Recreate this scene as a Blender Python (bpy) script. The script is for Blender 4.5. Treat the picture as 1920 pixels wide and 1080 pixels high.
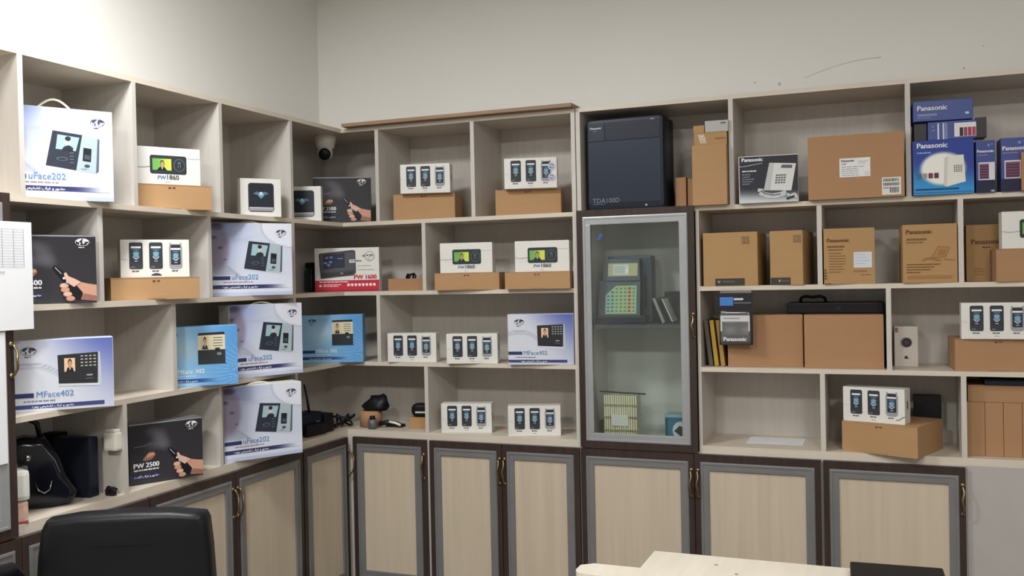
import bpy, bmesh, math, random
from math import sin, cos, pi, radians
random.seed(7)
SC = bpy.context.scene
for o in list(bpy.data.objects): bpy.data.objects.remove(o)
C = SC.collection

# ---------------------------------------------------------------- camera, light, exposure
cam = bpy.data.cameras.new('camera'); cam.sensor_width = 36.0; cam.lens = 1782.0 / 1920 * 36; cam.clip_start = 0.02
cam_o = bpy.data.objects.new('camera', cam); C.objects.link(cam_o)
cam_o.location = (2.3621, -3.8009, 1.4996)
cam_o.rotation_euler = (radians(89.3095), radians(1.1777), radians(21.858))
SC.camera = cam_o
vs = SC.view_settings
vs.view_transform = 'Standard'; vs.look = 'None'; vs.exposure = 0.47; vs.gamma = 1.0; vs.use_curve_mapping = False
W = bpy.data.worlds.new('room_world'); SC.world = W; W.use_nodes = True
W.node_tree.nodes['Background'].inputs[0].default_value = (0.8, 0.85, 0.9, 1)
W.node_tree.nodes['Background'].inputs[1].default_value = 0.15
CEIL = 3.0
# ceiling fixtures of the room: (x, y, watts, colour)
LW = (1.0, 0.985, 0.96)
LAMPS = [(0.48, -1.9, 31, (0.96, 0.985, 1.0)), (2.7, -2.4, 11, LW), (1.2, -4.1, 45, LW), (3.3, -4.1, 45, LW)]
for i, (lx, ly, lw, lc) in enumerate(LAMPS):
    L = bpy.data.lights.new('lamp_light', 'AREA'); L.shape = 'RECTANGLE'; L.size = 0.4; L.size_y = 0.4; L.energy = lw; L.color = lc
    lo = bpy.data.objects.new('lamp_light', L); C.objects.link(lo); lo.location = (lx, ly, CEIL - 0.075)

# ---------------------------------------------------------------- helpers
def s2l(c): c /= 255.0; return c / 12.92 if c <= 0.04045 else ((c + 0.055) / 1.055) ** 2.4
def rgb(r, g, b): return (s2l(r), s2l(g), s2l(b), 1.0)
MATS = {}
def mat(name, col, rough=0.5, metal=0.0, var=0.0, scale=(8, 8, 8), bump=0.0, coat=0.0, detail=4):
    if name in MATS: return MATS[name]
    m = bpy.data.materials.new(name); m.use_nodes = True; n = m.node_tree.nodes; l = m.node_tree.links; b = n['Principled BSDF']
    b.inputs['Base Color'].default_value = col; b.inputs['Roughness'].default_value = rough; b.inputs['Metallic'].default_value = metal
    b.inputs['Coat Weight'].default_value = coat
    if max(col[:3]) < 0.06 and metal == 0: b.inputs['Specular IOR Level'].default_value = 0.28
    tc = n.new('ShaderNodeTexCoord'); mp = n.new('ShaderNodeMapping'); mp.inputs['Scale'].default_value = scale
    nz = n.new('ShaderNodeTexNoise'); nz.inputs['Scale'].default_value = 1.0; nz.inputs['Detail'].default_value = detail
    l.new(tc.outputs['Object'], mp.inputs[0]); l.new(mp.outputs[0], nz.inputs['Vector'])
    if var > 0:
        rp = n.new('ShaderNodeValToRGB'); e = rp.color_ramp.elements
        e[0].position = 0.3; e[1].position = 0.7
        e[0].color = tuple(c * (1 - var) for c in col[:3]) + (1,); e[1].color = tuple(min(1, c * (1 + var)) for c in col[:3]) + (1,)
        l.new(nz.outputs['Fac'], rp.inputs[0]); l.new(rp.outputs[0], b.inputs['Base Color'])
    if bump > 0:
        bp = n.new('ShaderNodeBump'); bp.inputs['Strength'].default_value = bump; bp.inputs['Distance'].default_value = 0.002
        l.new(nz.outputs['Fac'], bp.inputs['Height']); l.new(bp.outputs[0], b.inputs['Normal'])
    MATS[name] = m; return m
LAM = mat('cream_laminate', rgb(198, 192, 184), 0.45, var=0.04, scale=(60, 60, 6))
LAMV = mat('door_panel_maple', rgb(196, 182, 161), 0.4, var=0.06, scale=(38, 38, 1.6))
LAMX = mat('cream_laminate_edge', rgb(208, 197, 181), 0.4, var=0.05, scale=(5, 5, 60))
WENGE = mat('dark_wenge', rgb(60, 48, 44), 0.35, var=0.2, scale=(50, 50, 3))
SILV = mat('silver_moulding', rgb(128, 128, 129), 0.38, metal=0.3, var=0.05)
SILVB = mat('bright_silver_moulding', rgb(164, 166, 169), 0.32, metal=0.35, var=0.04)
BRASS = mat('antique_brass', rgb(150, 130, 96), 0.3, metal=0.9, var=0.1)
KRAFT = mat('kraft_cardboard', rgb(174, 136, 95), 0.75, var=0.025, scale=(9, 9, 30))
KRAFTD = mat('kraft_cut_edge', rgb(96, 64, 38), 0.85, var=0.1)
KRAFT2 = mat('tan_cardboard', rgb(172, 136, 90), 0.75, var=0.025, scale=(9, 9, 30))
KRAFT3 = mat('reddish_cardboard', rgb(166, 126, 90), 0.75, var=0.025, scale=(9, 9, 30))
CARD = mat('white_card', rgb(222, 220, 214), 0.4, var=0.02)
CARDB = mat('pale_blue_card', rgb(196, 205, 226), 0.4, var=0.03)
CARDK = mat('black_card', rgb(38, 37, 40), 0.35, var=0.1)
CARDC = mat('sky_blue_card', rgb(120, 176, 216), 0.4, var=0.04)
CARDN = mat('royal_blue_card', rgb(40, 62, 136), 0.4, var=0.05)
BLACK = mat('black_plastic', rgb(20, 21, 24), 0.45, var=0.15)
NAVY = mat('dark_navy_plastic', rgb(24, 32, 48), 0.4, var=0.08, scale=(3, 3, 3))
NAVYL = mat('navy_panel_plastic', rgb(32, 42, 60), 0.36, var=0.06, scale=(3, 3, 3))
SLATE = mat('slate_plastic', rgb(52, 68, 82), 0.45, var=0.08)
LEATH = mat('black_leather', rgb(15, 16, 20), 0.42, var=0.1, scale=(120, 120, 120), bump=0.12)
PATENT = mat('black_patent_leather', rgb(18, 20, 28), 0.16, var=0.1, scale=(20, 20, 20), bump=0.05)
WHITEP = mat('white_plastic', rgb(226, 222, 210), 0.35, var=0.02)
CHROME = mat('chrome', rgb(190, 190, 190), 0.15, metal=1.0)
PAPER = mat('paper', rgb(228, 229, 232), 0.7, var=0.02)
PAINT = mat('wall_paint', rgb(235, 234, 230), 0.6, var=0.015, scale=(1.5, 1.5, 1.5), bump=0.02)
CEILM = mat('ceiling_paint', rgb(232, 230, 224), 0.8, var=0.01)
FLOORM = mat('floor_tile', rgb(96, 88, 80), 0.35, var=0.08, scale=(3, 3, 3))
GREYP = mat('grey_panel', rgb(176, 171, 168), 0.5, var=0.03)
DESKM = mat('desk_laminate', rgb(214, 206, 190), 0.35, var=0.06, scale=(30, 3, 30))
YELL = mat('yellow_binding', rgb(176, 140, 52), 0.6, var=0.1)
BROWN = mat('brown_plank', rgb(150, 122, 94), 0.6, var=0.12, scale=(3, 40, 40))
# printed ink: colour comes from the sheet itself
INK = bpy.data.materials.new('printed_ink'); INK.use_nodes = True
_a = INK.node_tree.nodes.new('ShaderNodeAttribute'); _a.attribute_name = 'ink'
_b = INK.node_tree.nodes['Principled BSDF']; _b.inputs['Roughness'].default_value = 0.5; _b.inputs['Specular IOR Level'].default_value = 0.3
INK.node_tree.links.new(_a.outputs['Color'], _b.inputs['Base Color'])
GLASS = bpy.data.materials.new('cabinet_glass'); GLASS.use_nodes = True
_n = GLASS.node_tree.nodes; _l = GLASS.node_tree.links
_t = _n.new('ShaderNodeBsdfTransparent'); _t.inputs[0].default_value = (0.91, 0.94, 0.93, 1)
_g = _n.new('ShaderNodeBsdfGlossy'); _g.inputs['Roughness'].default_value = 0.02
_lw = _n.new('ShaderNodeLayerWeight'); _pw = _n.new('ShaderNodeMath'); _pw.operation = 'POWER'; _pw.inputs[1].default_value = 4.0
_f = _n.new('ShaderNodeMath'); _f.operation = 'MULTIPLY_ADD'; _f.inputs[1].default_value = 0.6; _f.inputs[2].default_value = 0.05
_l.new(_lw.outputs['Facing'], _pw.inputs[0]); _l.new(_pw.outputs[0], _f.inputs[0])
_m = _n.new('ShaderNodeMixShader'); _l.new(_f.outputs[0], _m.inputs[0]); _l.new(_t.outputs[0], _m.inputs[1]); _l.new(_g.outputs[0], _m.inputs[2])
_l.new(_m.outputs[0], _n['Material Output'].inputs[0])
CLEAR = bpy.data.materials.new('clear_plastic'); CLEAR.use_nodes = True
_n = CLEAR.node_tree.nodes; _l = CLEAR.node_tree.links
_t = _n.new('ShaderNodeBsdfTransparent'); _g = _n.new('ShaderNodeBsdfGlossy'); _g.inputs['Roughness'].default_value = 0.12
_m = _n.new('ShaderNodeMixShader'); _m.inputs[0].default_value = 0.16; _l.new(_t.outputs[0], _m.inputs[1]); _l.new(_g.outputs[0], _m.inputs[2])
_l.new(_m.outputs[0], _n['Material Output'].inputs[0])
LAMPM = bpy.data.materials.new('lamp_diffuser'); LAMPM.use_nodes = True
LAMPM.node_tree.nodes['Principled BSDF'].inputs['Emission Color'].default_value = (1, .96, .9, 1); LAMPM.node_tree.nodes['Principled BSDF'].inputs['Emission Strength'].default_value = 3.0

class MB:
    """collects shapes; build() links them as ONE mesh object"""
    def __init__(s): s.v = []; s.f = []; s.sm = []
    def add(s, vs_, fs_, smooth=False):
        k = len(s.v); s.v += [tuple(v) for v in vs_]
        for f in fs_: s.f.append(tuple(i + k for i in f)); s.sm.append(smooth)
        return s
    def box(s, x0, x1, y0, y1, z0, z1, ch=0.0):
        if ch <= 0:
            v = [(x, y, z) for x in (x0, x1) for y in (y0, y1) for z in (z0, z1)]
            return s.add(v, [(0, 1, 3, 2), (4, 6, 7, 5), (0, 4, 5, 1), (2, 3, 7, 6), (0, 2, 6, 4), (1, 5, 7, 3)])
        bm = bmesh.new(); bmesh.ops.create_cube(bm, size=1)
        for v in bm.verts: v.co = ((x0 + x1) / 2 + v.co.x * (x1 - x0), (y0 + y1) / 2 + v.co.y * (y1 - y0), (z0 + z1) / 2 + v.co.z * (z1 - z0))
        bmesh.ops.bevel(bm, geom=list(bm.edges), offset=ch, segments=2, profile=0.7, affect='EDGES')
        bm.verts.index_update(); s.add([v.co[:] for v in bm.verts], [[v.index for v in f.verts] for f in bm.faces]); bm.free(); return s
    def prism(s, pts, z0, z1):
        n = len(pts); v = [(x, y, z0) for x, y in pts] + [(x, y, z1) for x, y in pts]
        return s.add(v, [tuple(range(n - 1, -1, -1)), tuple(range(n, 2 * n))] + [(i, (i + 1) % n, n + (i + 1) % n, n + i) for i in range(n)])
    def tube(s, pts, r, n=8, cap=True):
        from mathutils import Vector as V
        P = [V(p) for p in pts]; rings = []; up = None
        for i, q in enumerate(P):
            d = (P[min(i + 1, len(P) - 1)] - P[max(i - 1, 0)]).normalized()
            if up is None: up = V((0, 0, 1)) if abs(d.z) < .9 else V((1, 0, 0))
            a = d.cross(up).normalized(); b = d.cross(a).normalized(); up = -b if False else a.cross(d).normalized()
            rr = r[i] if isinstance(r, (list, tuple)) else r
            rings.append([q + a * rr * cos(2 * pi * k / n) + up * rr * sin(2 * pi * k / n) for k in range(n)])
        v = [p[:] for ring in rings for p in ring]; f = []
        for i in range(len(P) - 1):
            for k in range(n): f.append((i * n + k, i * n + (k + 1) % n, (i + 1) * n + (k + 1) % n, (i + 1) * n + k))
        if cap: f.append(tuple(range(n - 1, -1, -1))); f.append(tuple(range((len(P) - 1) * n, len(P) * n)))
        return s.add(v, f, True)
    def lathe(s, prof, n=24, c=(0, 0, 0), axis='z'):
        v = []; f = []
        for r, z in prof:
            for k in range(n):
                a = 2 * pi * k / n; x, y = r * cos(a), r * sin(a)
                p = (x, y, z) if axis == 'z' else (x, z, y)
                v.append((c[0] + p[0], c[1] + p[1], c[2] + p[2]))
        for i in range(len(prof) - 1):
            for k in range(n): f.append((i * n + k, i * n + (k + 1) % n, (i + 1) * n + (k + 1) % n, (i + 1) * n + k))
        f.append(tuple(range(n))); f.append(tuple(range((len(prof) - 1) * n, len(prof) * n)))
        return s.add(v, f, True)
    def pillow(s, outline, t, r, n=5, cy=0.0):
        """rounded slab: outline (x,z) loop, thickness t along y with edge radius r"""
        cx = sum(p[0] for p in outline) / len(outline); cz = sum(p[1] for p in outline) / len(outline)
        m = len(outline); v = []; f = []; prof = []
        for k in range(n + 1): a = pi / 2 * k / n; prof.append((r * (1 - sin(a)), -t / 2 + r * (1 - cos(a))))
        prof += [(i, -y) for i, y in reversed(prof)]
        prof = [(r * 3.5, -t / 2)] + prof + [(r * 3.5, t / 2)]
        for ins, y in prof:
            for x, z in outline:
                d = math.hypot(x - cx, z - cz); k = max(0.02, 1 - ins / d); v.append((cx + (x - cx) * k, cy + y, cz + (z - cz) * k))
        for i in range(len(prof) - 1):
            for k in range(m): f.append((i * m + k, i * m + (k + 1) % m, (i + 1) * m + (k + 1) % m, (i + 1) * m + k))
        f.append(tuple(range(m - 1, -1, -1))); f.append(tuple(range((len(prof) - 1) * m, len(prof) * m)))
        return s.add(v, f, True)
    def map(s, fn): s.v = [fn(*p) for p in s.v]; return s
    def build(s, name, m, parent=None, loc=None):
        me = bpy.data.meshes.new(name); me.from_pydata(s.v, [], s.f); me.update()
        me.polygons.foreach_set('use_smooth', s.sm)
        bm = bmesh.new(); bm.from_mesh(me); bmesh.ops.recalc_face_normals(bm, faces=bm.faces); bm.to_mesh(me); bm.free()
        me.materials.append(m)
        o = bpy.data.objects.new(name, me); C.objects.link(o)
        if parent: o.parent = parent
        if loc: o.location = loc
        return o
def bxo(name, m, dims, parent=None, ch=0.0): return MB().box(*dims, ch=ch).build(name, m, parent)
def rrect(x0, z0, x1, z1, r, n=4):
    pts = []
    for cx, cz, a0 in ((x1 - r, z1 - r, 0), (x0 + r, z1 - r, 90), (x0 + r, z0 + r, 180), (x1 - r, z0 + r, 270)):
        for k in range(n + 1): a = radians(a0 + 90 * k / n); pts.append((cx + r * cos(a), cz + r * sin(a)))
    return pts
def thing(name, label, cat, loc=(0, 0, 0), yaw=0.0, group=None):
    o = bpy.data.objects.new(name, None); C.objects.link(o); o.empty_display_size = 0.05
    o.location = loc; o.rotation_euler = (0, 0, radians(yaw)); o['label'] = label; o['category'] = cat
    if group: o['group'] = group
    return o
def tag(o, label, cat, group=None):
    o['label'] = label; o['category'] = cat
    if group: o['group'] = group
    return o
def struct(o): o['kind'] = 'structure'; return o
def dup(root, loc, yaw, label):
    r = root.copy(); C.objects.link(r); r.location = loc; r.rotation_euler = (0, 0, radians(yaw)); r['label'] = label
    for ch in list(root.children):
        c = ch.copy(); C.objects.link(c); c.parent = r
        for g in list(ch.children):
            d = g.copy(); C.objects.link(d); d.parent = c
    return r

# Persian lettering in connected letter forms, written out in visual order
_F = {'ا': (0xFE8D, 0), 'ب': (0xFE8F, 1), 'ت': (0xFE95, 1), 'ح': (0xFEA1, 1), 'خ': (0xFEA5, 1), 'د': (0xFEA9, 0), 'ر': (0xFEAD, 0), 'ش': (0xFEB5, 1), 'ص': (0xFEB9, 1), 'ض': (0xFEBD, 1), 'غ': (0xFECD, 1), 'ه': (0xFEE9, 1), 'و': (0xFEED, 0), 'ی': (0xFBFC, 1), 'چ': (0xFB7A, 1), 'گ': (0xFB92, 1), 'ن': (0xFEE5, 1)}
def fa(sn):
    res = []
    for w in reversed(sn.split()):
        out = []; prev = False
        for i, c in enumerate(w):
            b, d = _F[c]; nx = i + 1 < len(w)
            k = (int(prev) + 2 * int(nx)) if d else int(prev)
            out.append(chr(b + k)); prev = bool(d)
        res.append(''.join(reversed(out)))
    return ' '.join(res)
FA1 = fa('حضور و غیاب تشخیص چهره'); FA2 = fa('حضور و غیاب گشت')
_TX = {}
def text_mesh(sn, bold):
    if (sn, bold) in _TX: return _TX[(sn, bold)]
    c = bpy.data.curves.new('t', 'FONT'); c.body = sn; c.resolution_u = 2; c.offset = bold; o = bpy.data.objects.new('t', c); C.objects.link(o)
    bpy.context.view_layer.update(); m = o.to_mesh()
    v = [(p.co.x, p.co.y) for p in m.vertices]; f = [tuple(q.vertices) for q in m.polygons]
    o.to_mesh_clear(); bpy.data.objects.remove(o); bpy.data.curves.remove(c)
    x0 = min(p[0] for p in v); x1 = max(p[0] for p in v)
    z0 = min(p[1] for p in v); z1 = max(p[1] for p in v)
    _TX[(sn, bold)] = ([(p[0] - x0, p[1]) for p in v], f, x1 - x0, z0, z1); return _TX[(sn, bold)]
class PB:
    """flat print on the front of a carton of width W and height H; u, v run 0..1 over the face"""
    def __init__(s, W, H): s.W = W; s.H = H; s.v = []; s.f = []; s.c = []
    def P(s, u, v, k): return ((u - .5) * s.W, -0.0006 - 0.0004 * k, v * s.H)
    def poly(s, pts, col, k=1):
        n = len(s.v); s.v += [s.P(u, v, k) for u, v in pts]; s.f.append(tuple(range(n, n + len(pts)))); s.c += [rgb(*col)] * len(pts); return s
    def rect(s, u0, v0, u1, v1, col, k=1): return s.poly([(u0, v0), (u1, v0), (u1, v1), (u0, v1)], col, k)
    def rr(s, u0, v0, u1, v1, r, col, k=1):
        pts = rrect(u0 * s.W, v0 * s.H, u1 * s.W, v1 * s.H, r); return s.poly([(x / s.W, z / s.H) for x, z in pts], col, k)
    def ell(s, u, v, ru, rv, col, k=1, a0=0, a1=360, n=20): return s.poly([(u + ru * cos(radians(a0 + (a1 - a0) * i / n)), v + rv * sin(radians(a0 + (a1 - a0) * i / n))) for i in range(n if a1 - a0 >= 360 else n + 1)], col, k)
    def line(s, pts, w, col, k=1):
        for (a, b), (c, d) in zip(pts, pts[1:]):
            dx, dz = (c - a) * s.W, (d - b) * s.H; L_ = math.hypot(dx, dz) or 1; nx, nz = -dz / L_ * w / 2 / s.W, dx / L_ * w / 2 / s.H
            s.poly([(a + nx, b + nz), (a - nx, b - nz), (c - nx, d - nz), (c + nx, d + nz)], col, k)
        return s
    def grid(s, u0, v0, u1, v1, nu, nv, fn, k=0):
        n = len(s.v)
        for j in range(nv + 1):
            for i in range(nu + 1):
                a, b = i / nu, j / nv; s.v.append(s.P(u0 + (u1 - u0) * a, v0 + (v1 - v0) * b, k)); s.c.append(rgb(*[max(0, min(255, q)) for q in fn(a, b)]))
        for j in range(nv):
            for i in range(nu): q = n + j * (nu + 1) + i; s.f.append((q, q + 1, q + nu + 2, q + nu + 1))
        return s
    def text(s, sn, u0, u1, v, col, k=3, bold=0.02, hmax=None, shear=0.0):
        vv, ff, w, z0, z1 = text_mesh(sn, 0.0); sc = (u1 - u0) * s.W / w; sz = sc if hmax is None else hmax * s.H / 0.72
        for dx, dk in ((-.5, 0), (.5, .3)) if bold > 0 else ((0, 0),):      # heavier stroke: printed twice, a hair apart
            n = len(s.v)
            for x, z in vv: s.v.append(s.P(u0 + ((x + dx * bold * 1.6) * sc + shear * z * sz) / s.W, v + z * sz / s.H, k + dk)); s.c.append(rgb(*col))
            for f in ff: s.f.append(tuple(i + n for i in f))
        return s
    def bars(s, u0, u1, v, n, dv, h, col, k=3, seed=1, gap=True):
        r = random.Random(seed)
        for i in range(n):
            x = u0; end = u0 + (u1 - u0) * r.uniform(.6, 1.0)
            while x < end:
                w = r.uniform(.02, .06); s.rect(x, v - i * dv, min(x + w, end), v - i * dv + h, col, k); x += w + .008
        return s
    def logo(s, u, v, r, col, k=3):
        ru = r / s.W; rv = r * .56 / s.H
        for a0, a1 in ((-20, 200), (215, 325)):
            n = 20; a = [radians(a0 + (a1 - a0) * i / n) for i in range(n + 1)]
            s.poly([(u + ru * cos(t), v + rv * sin(t)) for t in a] + [(u + ru * .93 * cos(t), v + rv * .9 * sin(t)) for t in reversed(a)], col, k)
        for pts in (((-.86, .3), (-.55, .72), (-.12, .86), (-.16, .5), (-.34, .42), (-.42, .05), (-.62, -.02), (-.7, .12)), ((-.44, -.06), (-.2, -.2), (-.26, -.5), (-.36, -.82), (-.44, -.5)), ((.0, .5), (.12, .78), (.4, .86), (.72, .66), (.9, .36), (.74, .1), (.6, .28), (.5, .0), (.36, .26), (.2, .2)), ((.0, .3), (.2, .18), (.36, .1), (.26, -.3), (.16, -.6), (.08, -.3), (-.02, .1)), ((.62, -.3), (.84, -.26), (.78, -.5), (.62, -.46))):
            s.poly([(u + x * ru, v + z * rv) for x, z in pts], col, k)
        s.bars(u - .55 * ru, u + .6 * ru, v - 1.5 * rv, 1, 0, rv * .2, col, k, seed=3); return s
    def portrait(s, u0, v0, u1, v1, bg, k=3):
        w, h = u1 - u0, v1 - v0; s.rect(u0, v0, u1, v1, bg, k); cu = u0 + w * .52
        s.poly([(cu - w * .36, v0), (cu + w * .36, v0), (cu + w * .26, v0 + h * .28), (cu, v0 + h * .36), (cu - w * .26, v0 + h * .28)], (34, 36, 44), k + 1)
        s.poly([(cu - w * .07, v0 + h * .32), (cu + w * .07, v0 + h * .32), (cu, v0 + h * .1)], (210, 214, 220), k + 2)
        s.ell(cu, v0 + h * .68, w * .19, h * .27, (38, 32, 32), k + 1); s.ell(cu, v0 + h * .58, w * .15, h * .24, (190, 150, 128), k + 2); return s
    def build(s, name, parent):
        me = bpy.data.meshes.new(name); me.from_pydata(s.v, [], s.f); me.update(); at = me.attributes.new('ink', 'FLOAT_COLOR', 'POINT')
        at.data.foreach_set('color', [x for c in s.c for x in c]); me.materials.append(INK)
        o = bpy.data.objects.new(name, me); C.objects.link(o); o.parent = parent; return o
def lerp(a, b, t): t = max(0, min(1, t)); return tuple(x + (y - x) * t for x, y in zip(a, b))
def sm(a, b, x): t = max(0, min(1, (x - a) / (b - a))); return t * t * (3 - 2 * t)

# ---------------------------------------------------------------- room shell
XL, YB, XR, YF = -0.335, 0.335, 5.2, -7.0
struct(bxo('floor', FLOORM, (XL - .1, XR + .1, YF - .1, YB + .1, -.1, 0)))
struct(bxo('ceiling', CEILM, (XL - .1, XR + .1, YF - .1, YB + .1, CEIL, CEIL + .1)))
struct(bxo('wall_left', PAINT, (XL - .1, XL, YF - .1, YB + .1, 0, CEIL)))
struct(bxo('wall_back', PAINT, (XL, XR, YB, YB + .1, 0, CEIL)))
wb = bpy.data.objects['wall_back']
SCUFF = mat('scuff_grey', rgb(206, 203, 198), .7)
MB().tube([(2.03 + .05 * k, YB + .001, 2.30 + .035 * sin(k * .35) + .004 * k) for k in range(7)], .0022, 5).build('scuff', SCUFF, wb)
for sx, sz, sr in ((1.93, 2.285, .007), (1.83, 2.30, .004), (2.63, 2.28, .004), (1.27, 2.78, .004), (2.7, 2.36, .003)): MB().lathe([(.0005, -.0012), (sr, -.001), (sr, .001), (.0005, .001)], 10, (sx, YB, sz), 'y').build('scuff', SCUFF, wb)
struct(bxo('wall_right', PAINT, (XR, XR + .1, YF - .1, YB + .1, 0, CEIL)))
struct(bxo('wall_front', PAINT, (XL, XR, YF - .1, YF, 0, CEIL)))
for i, (lx, ly, lw, lc) in enumerate(LAMPS):
    t = thing('ceiling_light', ['square ceiling lamp panel above the left shelves', 'square ceiling lamp panel above the glass cabinet side', 'square ceiling lamp panel at the rear left of the room', 'square ceiling lamp panel at the rear right of the room'][i], 'ceiling lamp', (lx, ly, CEIL - .06), 0, 'ceiling lamp panels')
    MB().box(-.3, .3, -.3, -.27, 0, .06).box(-.3, .3, .27, .3, 0, .06).box(-.3, -.27, -.27, .27, 0, .06).box(.27, .3, -.27, .27, 0, .06).build('lamp_frame', WHITEP, t)
    bxo('diffuser', LAMPM, (-.27, .27, -.27, .27, .012, .02), t)

# ---------------------------------------------------------------- shelving
T = .018
Z = [0.780, 1.104, 1.427, 1.747, 2.180]           # undersides of the boards
ZT = [0.808, 1.122, 1.445, 1.765, 2.198]          # their tops
BK = .312                                         # depth to the back panel
def mark(o, dx=0): return o
# --- left unit
t = thing('shelf_unit', 'tall cream shelving along the left wall holding boxed time clocks', 'shelving', (0, 0, 0), 0, 'cream shelving units')
Y0, Y1, YT = -2.42, -.388, -1.807
bxo('top_panel', LAMX, (-BK, 0, Y0, Y1, Z[4], ZT[4]), t)
bxo('shelf', LAMX, (-BK, 0, Y0, Y1, Z[3], ZT[3]), t)
for i in (0, 1, 2): bxo('shelf', LAMX, (-BK, 0, YT - .022, Y1, Z[i], ZT[i]), t)
bxo('side_panel', LAM, (-BK, 0, Y1 - T, Y1, ZT[0], Z[1]), t); bxo('side_panel', LAM, (-BK, 0, Y1 - T, Y1, ZT[1], Z[2]), t)
bxo('side_panel', LAM, (-BK, 0, Y1 - T, Y1, ZT[2], Z[3]), t); bxo('side_panel', LAM, (-BK, 0, Y1 - T, Y1, ZT[3], Z[4]), t)
bxo('side_panel', LAM, (-BK, 0, YT - .022 - T, YT - .022, Z[0], Z[3]), t); bxo('side_panel', LAM, (-BK, 0, Y0, Y0 + T, ZT[3], Z[4]), t)
for row, ys in ((3, (-1.745, -1.296, -.853)), (2, (-1.455, -.930)), (1, (-1.129,)), (0, (-1.371, -.890))):
    for y in ys: bxo('divider', LAM, (-BK, 0, y - T / 2, y + T / 2, ZT[row], Z[row + 1]), t)
bxo('back_panel', LAM, (-BK - .008, -BK, Y0, Y1, Z[0], ZT[4]), t)
# --- corner and middle unit (L shaped boards)
t = thing('shelf_unit', 'cream corner shelving turning onto the back wall, dome camera in its top cell', 'shelving', (0, 0, 0), 0, 'cream shelving units')
XM = 1.134
def Lpoly(d=0): return [(-BK, Y1), (0, Y1), (0, 0), (XM - d, 0), (XM - d, BK), (-BK, BK)]
for i in range(5):
    MB().prism(Lpoly(), Z[i], ZT[i]).build('top_panel' if i == 4 else 'shelf', LAMX, t)
for i in range(4): bxo('side_panel', LAM, (XM - T, XM, 0, BK, ZT[i], Z[i + 1]), t)
for row, xs in ((3, (.185, .662)), (2, (.415,)), (1, (.176,)), (0, (.413,))):
    for x in xs: bxo('divider', LAM, (x - T / 2, x + T / 2, 0, BK, ZT[row], Z[row + 1]), t)
bxo('back_panel', LAM, (-BK, XM, BK, BK + .008, Z[0], ZT[4]), t); bxo('back_panel', LAM, (-BK - .008, -BK, Y1, BK, Z[0], ZT[4]), t)
tag(bxo('plank', BROWN, (.03, 1.135, -.045, .22, ZT[4] + .001, ZT[4] + .016)), 'loose brown board lying on top of the corner shelving', 'board')
# --- right unit, bridging over the glass cabinet
t = thing('shelf_unit', 'cream shelving right of and above the glass cabinet, holding telephone cartons', 'shelving', (0, 0, 0), 0, 'cream shelving units')
XA, XB, XT = 1.138, 3.30, 1.632
bxo('top_panel', LAMX, (XA, XB, 0, BK, Z[4], ZT[4]), t); bxo('shelf', LAMX, (XA, XB, 0, BK, Z[3], ZT[3]), t)
for i in (0, 1, 2): bxo('shelf', LAMX, (XT - T + T, XB, 0, BK, Z[i], ZT[i]), t)
bxo('side_panel', LAM, (XA, XA + T, 0, BK, ZT[3], Z[4]), t); bxo('side_panel', LAM, (XB - T, XB, 0, BK, ZT[3], Z[4]), t)
for i in range(3): bxo('side_panel', LAM, (XT, XT + T * .7, 0, BK, ZT[i], Z[i + 1]), t)
for row, xs in ((3, (1.777, 2.420, 3.06)), (2, (2.103, 2.591, 3.08)), (1, (2.344, 2.92)), (0, (2.105, 2.593, 3.08))):
    for x in xs: bxo('divider', LAM, (x - T / 2, x + T / 2, 0, BK, ZT[row], Z[row + 1]), t)
bxo('back_panel', LAM, (XA, XB, BK, BK + .008, Z[0], ZT[4]), t)

# ---------------------------------------------------------------- base cabinets and doors (local x along the front, y into the wall)
def frame_bars(mb, x0, x1, z0, z1, w, wt, y0, y1, bev=0):
    if bev:
        for a in ((x0, x1, z1 - wt, z1), (x0, x1, z0, z0 + wt)): mb.box(a[0], a[1], y0, y1, a[2], a[3], ch=bev)
        for a in ((x0, x0 + w), (x1 - w, x1)): mb.box(a[0], a[1], y0, y1, z0 + wt * .9, z1 - wt * .9, ch=bev)
    else:
        for a in ((x0, x1, z1 - wt, z1), (x0, x1, z0, z0 + wt)): mb.box(a[0], a[1], y0, y1, a[2], a[3])
        for a in ((x0, x0 + w), (x1 - w, x1)): mb.box(a[0], a[1], y0, y1, z0 + wt, z1 - wt)
    return mb
def bow_handle(parent, x, z0, z1, y=-.02):
    pts = [(x, y + .002, z0), (x, y - .012, z0 + .004)] + [(x + .003 * sin(3 * pi * k / 8), y - .014 - .012 * sin(pi * k / 8), z0 + .008 + (z1 - z0 - .016) * k / 8) for k in range(9)] + [(x, y - .012, z1 - .004), (x, y + .002, z1)]
    return MB().tube(pts, .0038, 8).lathe([(.001, -.004), (.008, -.003), (.008, .001), (.001, .002)], 12, (x, y, z0), 'y').lathe([(.001, -.004), (.008, -.003), (.008, .001), (.001, .002)], 12, (x, y, z1), 'y').build('handle', BRASS, parent)
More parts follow.
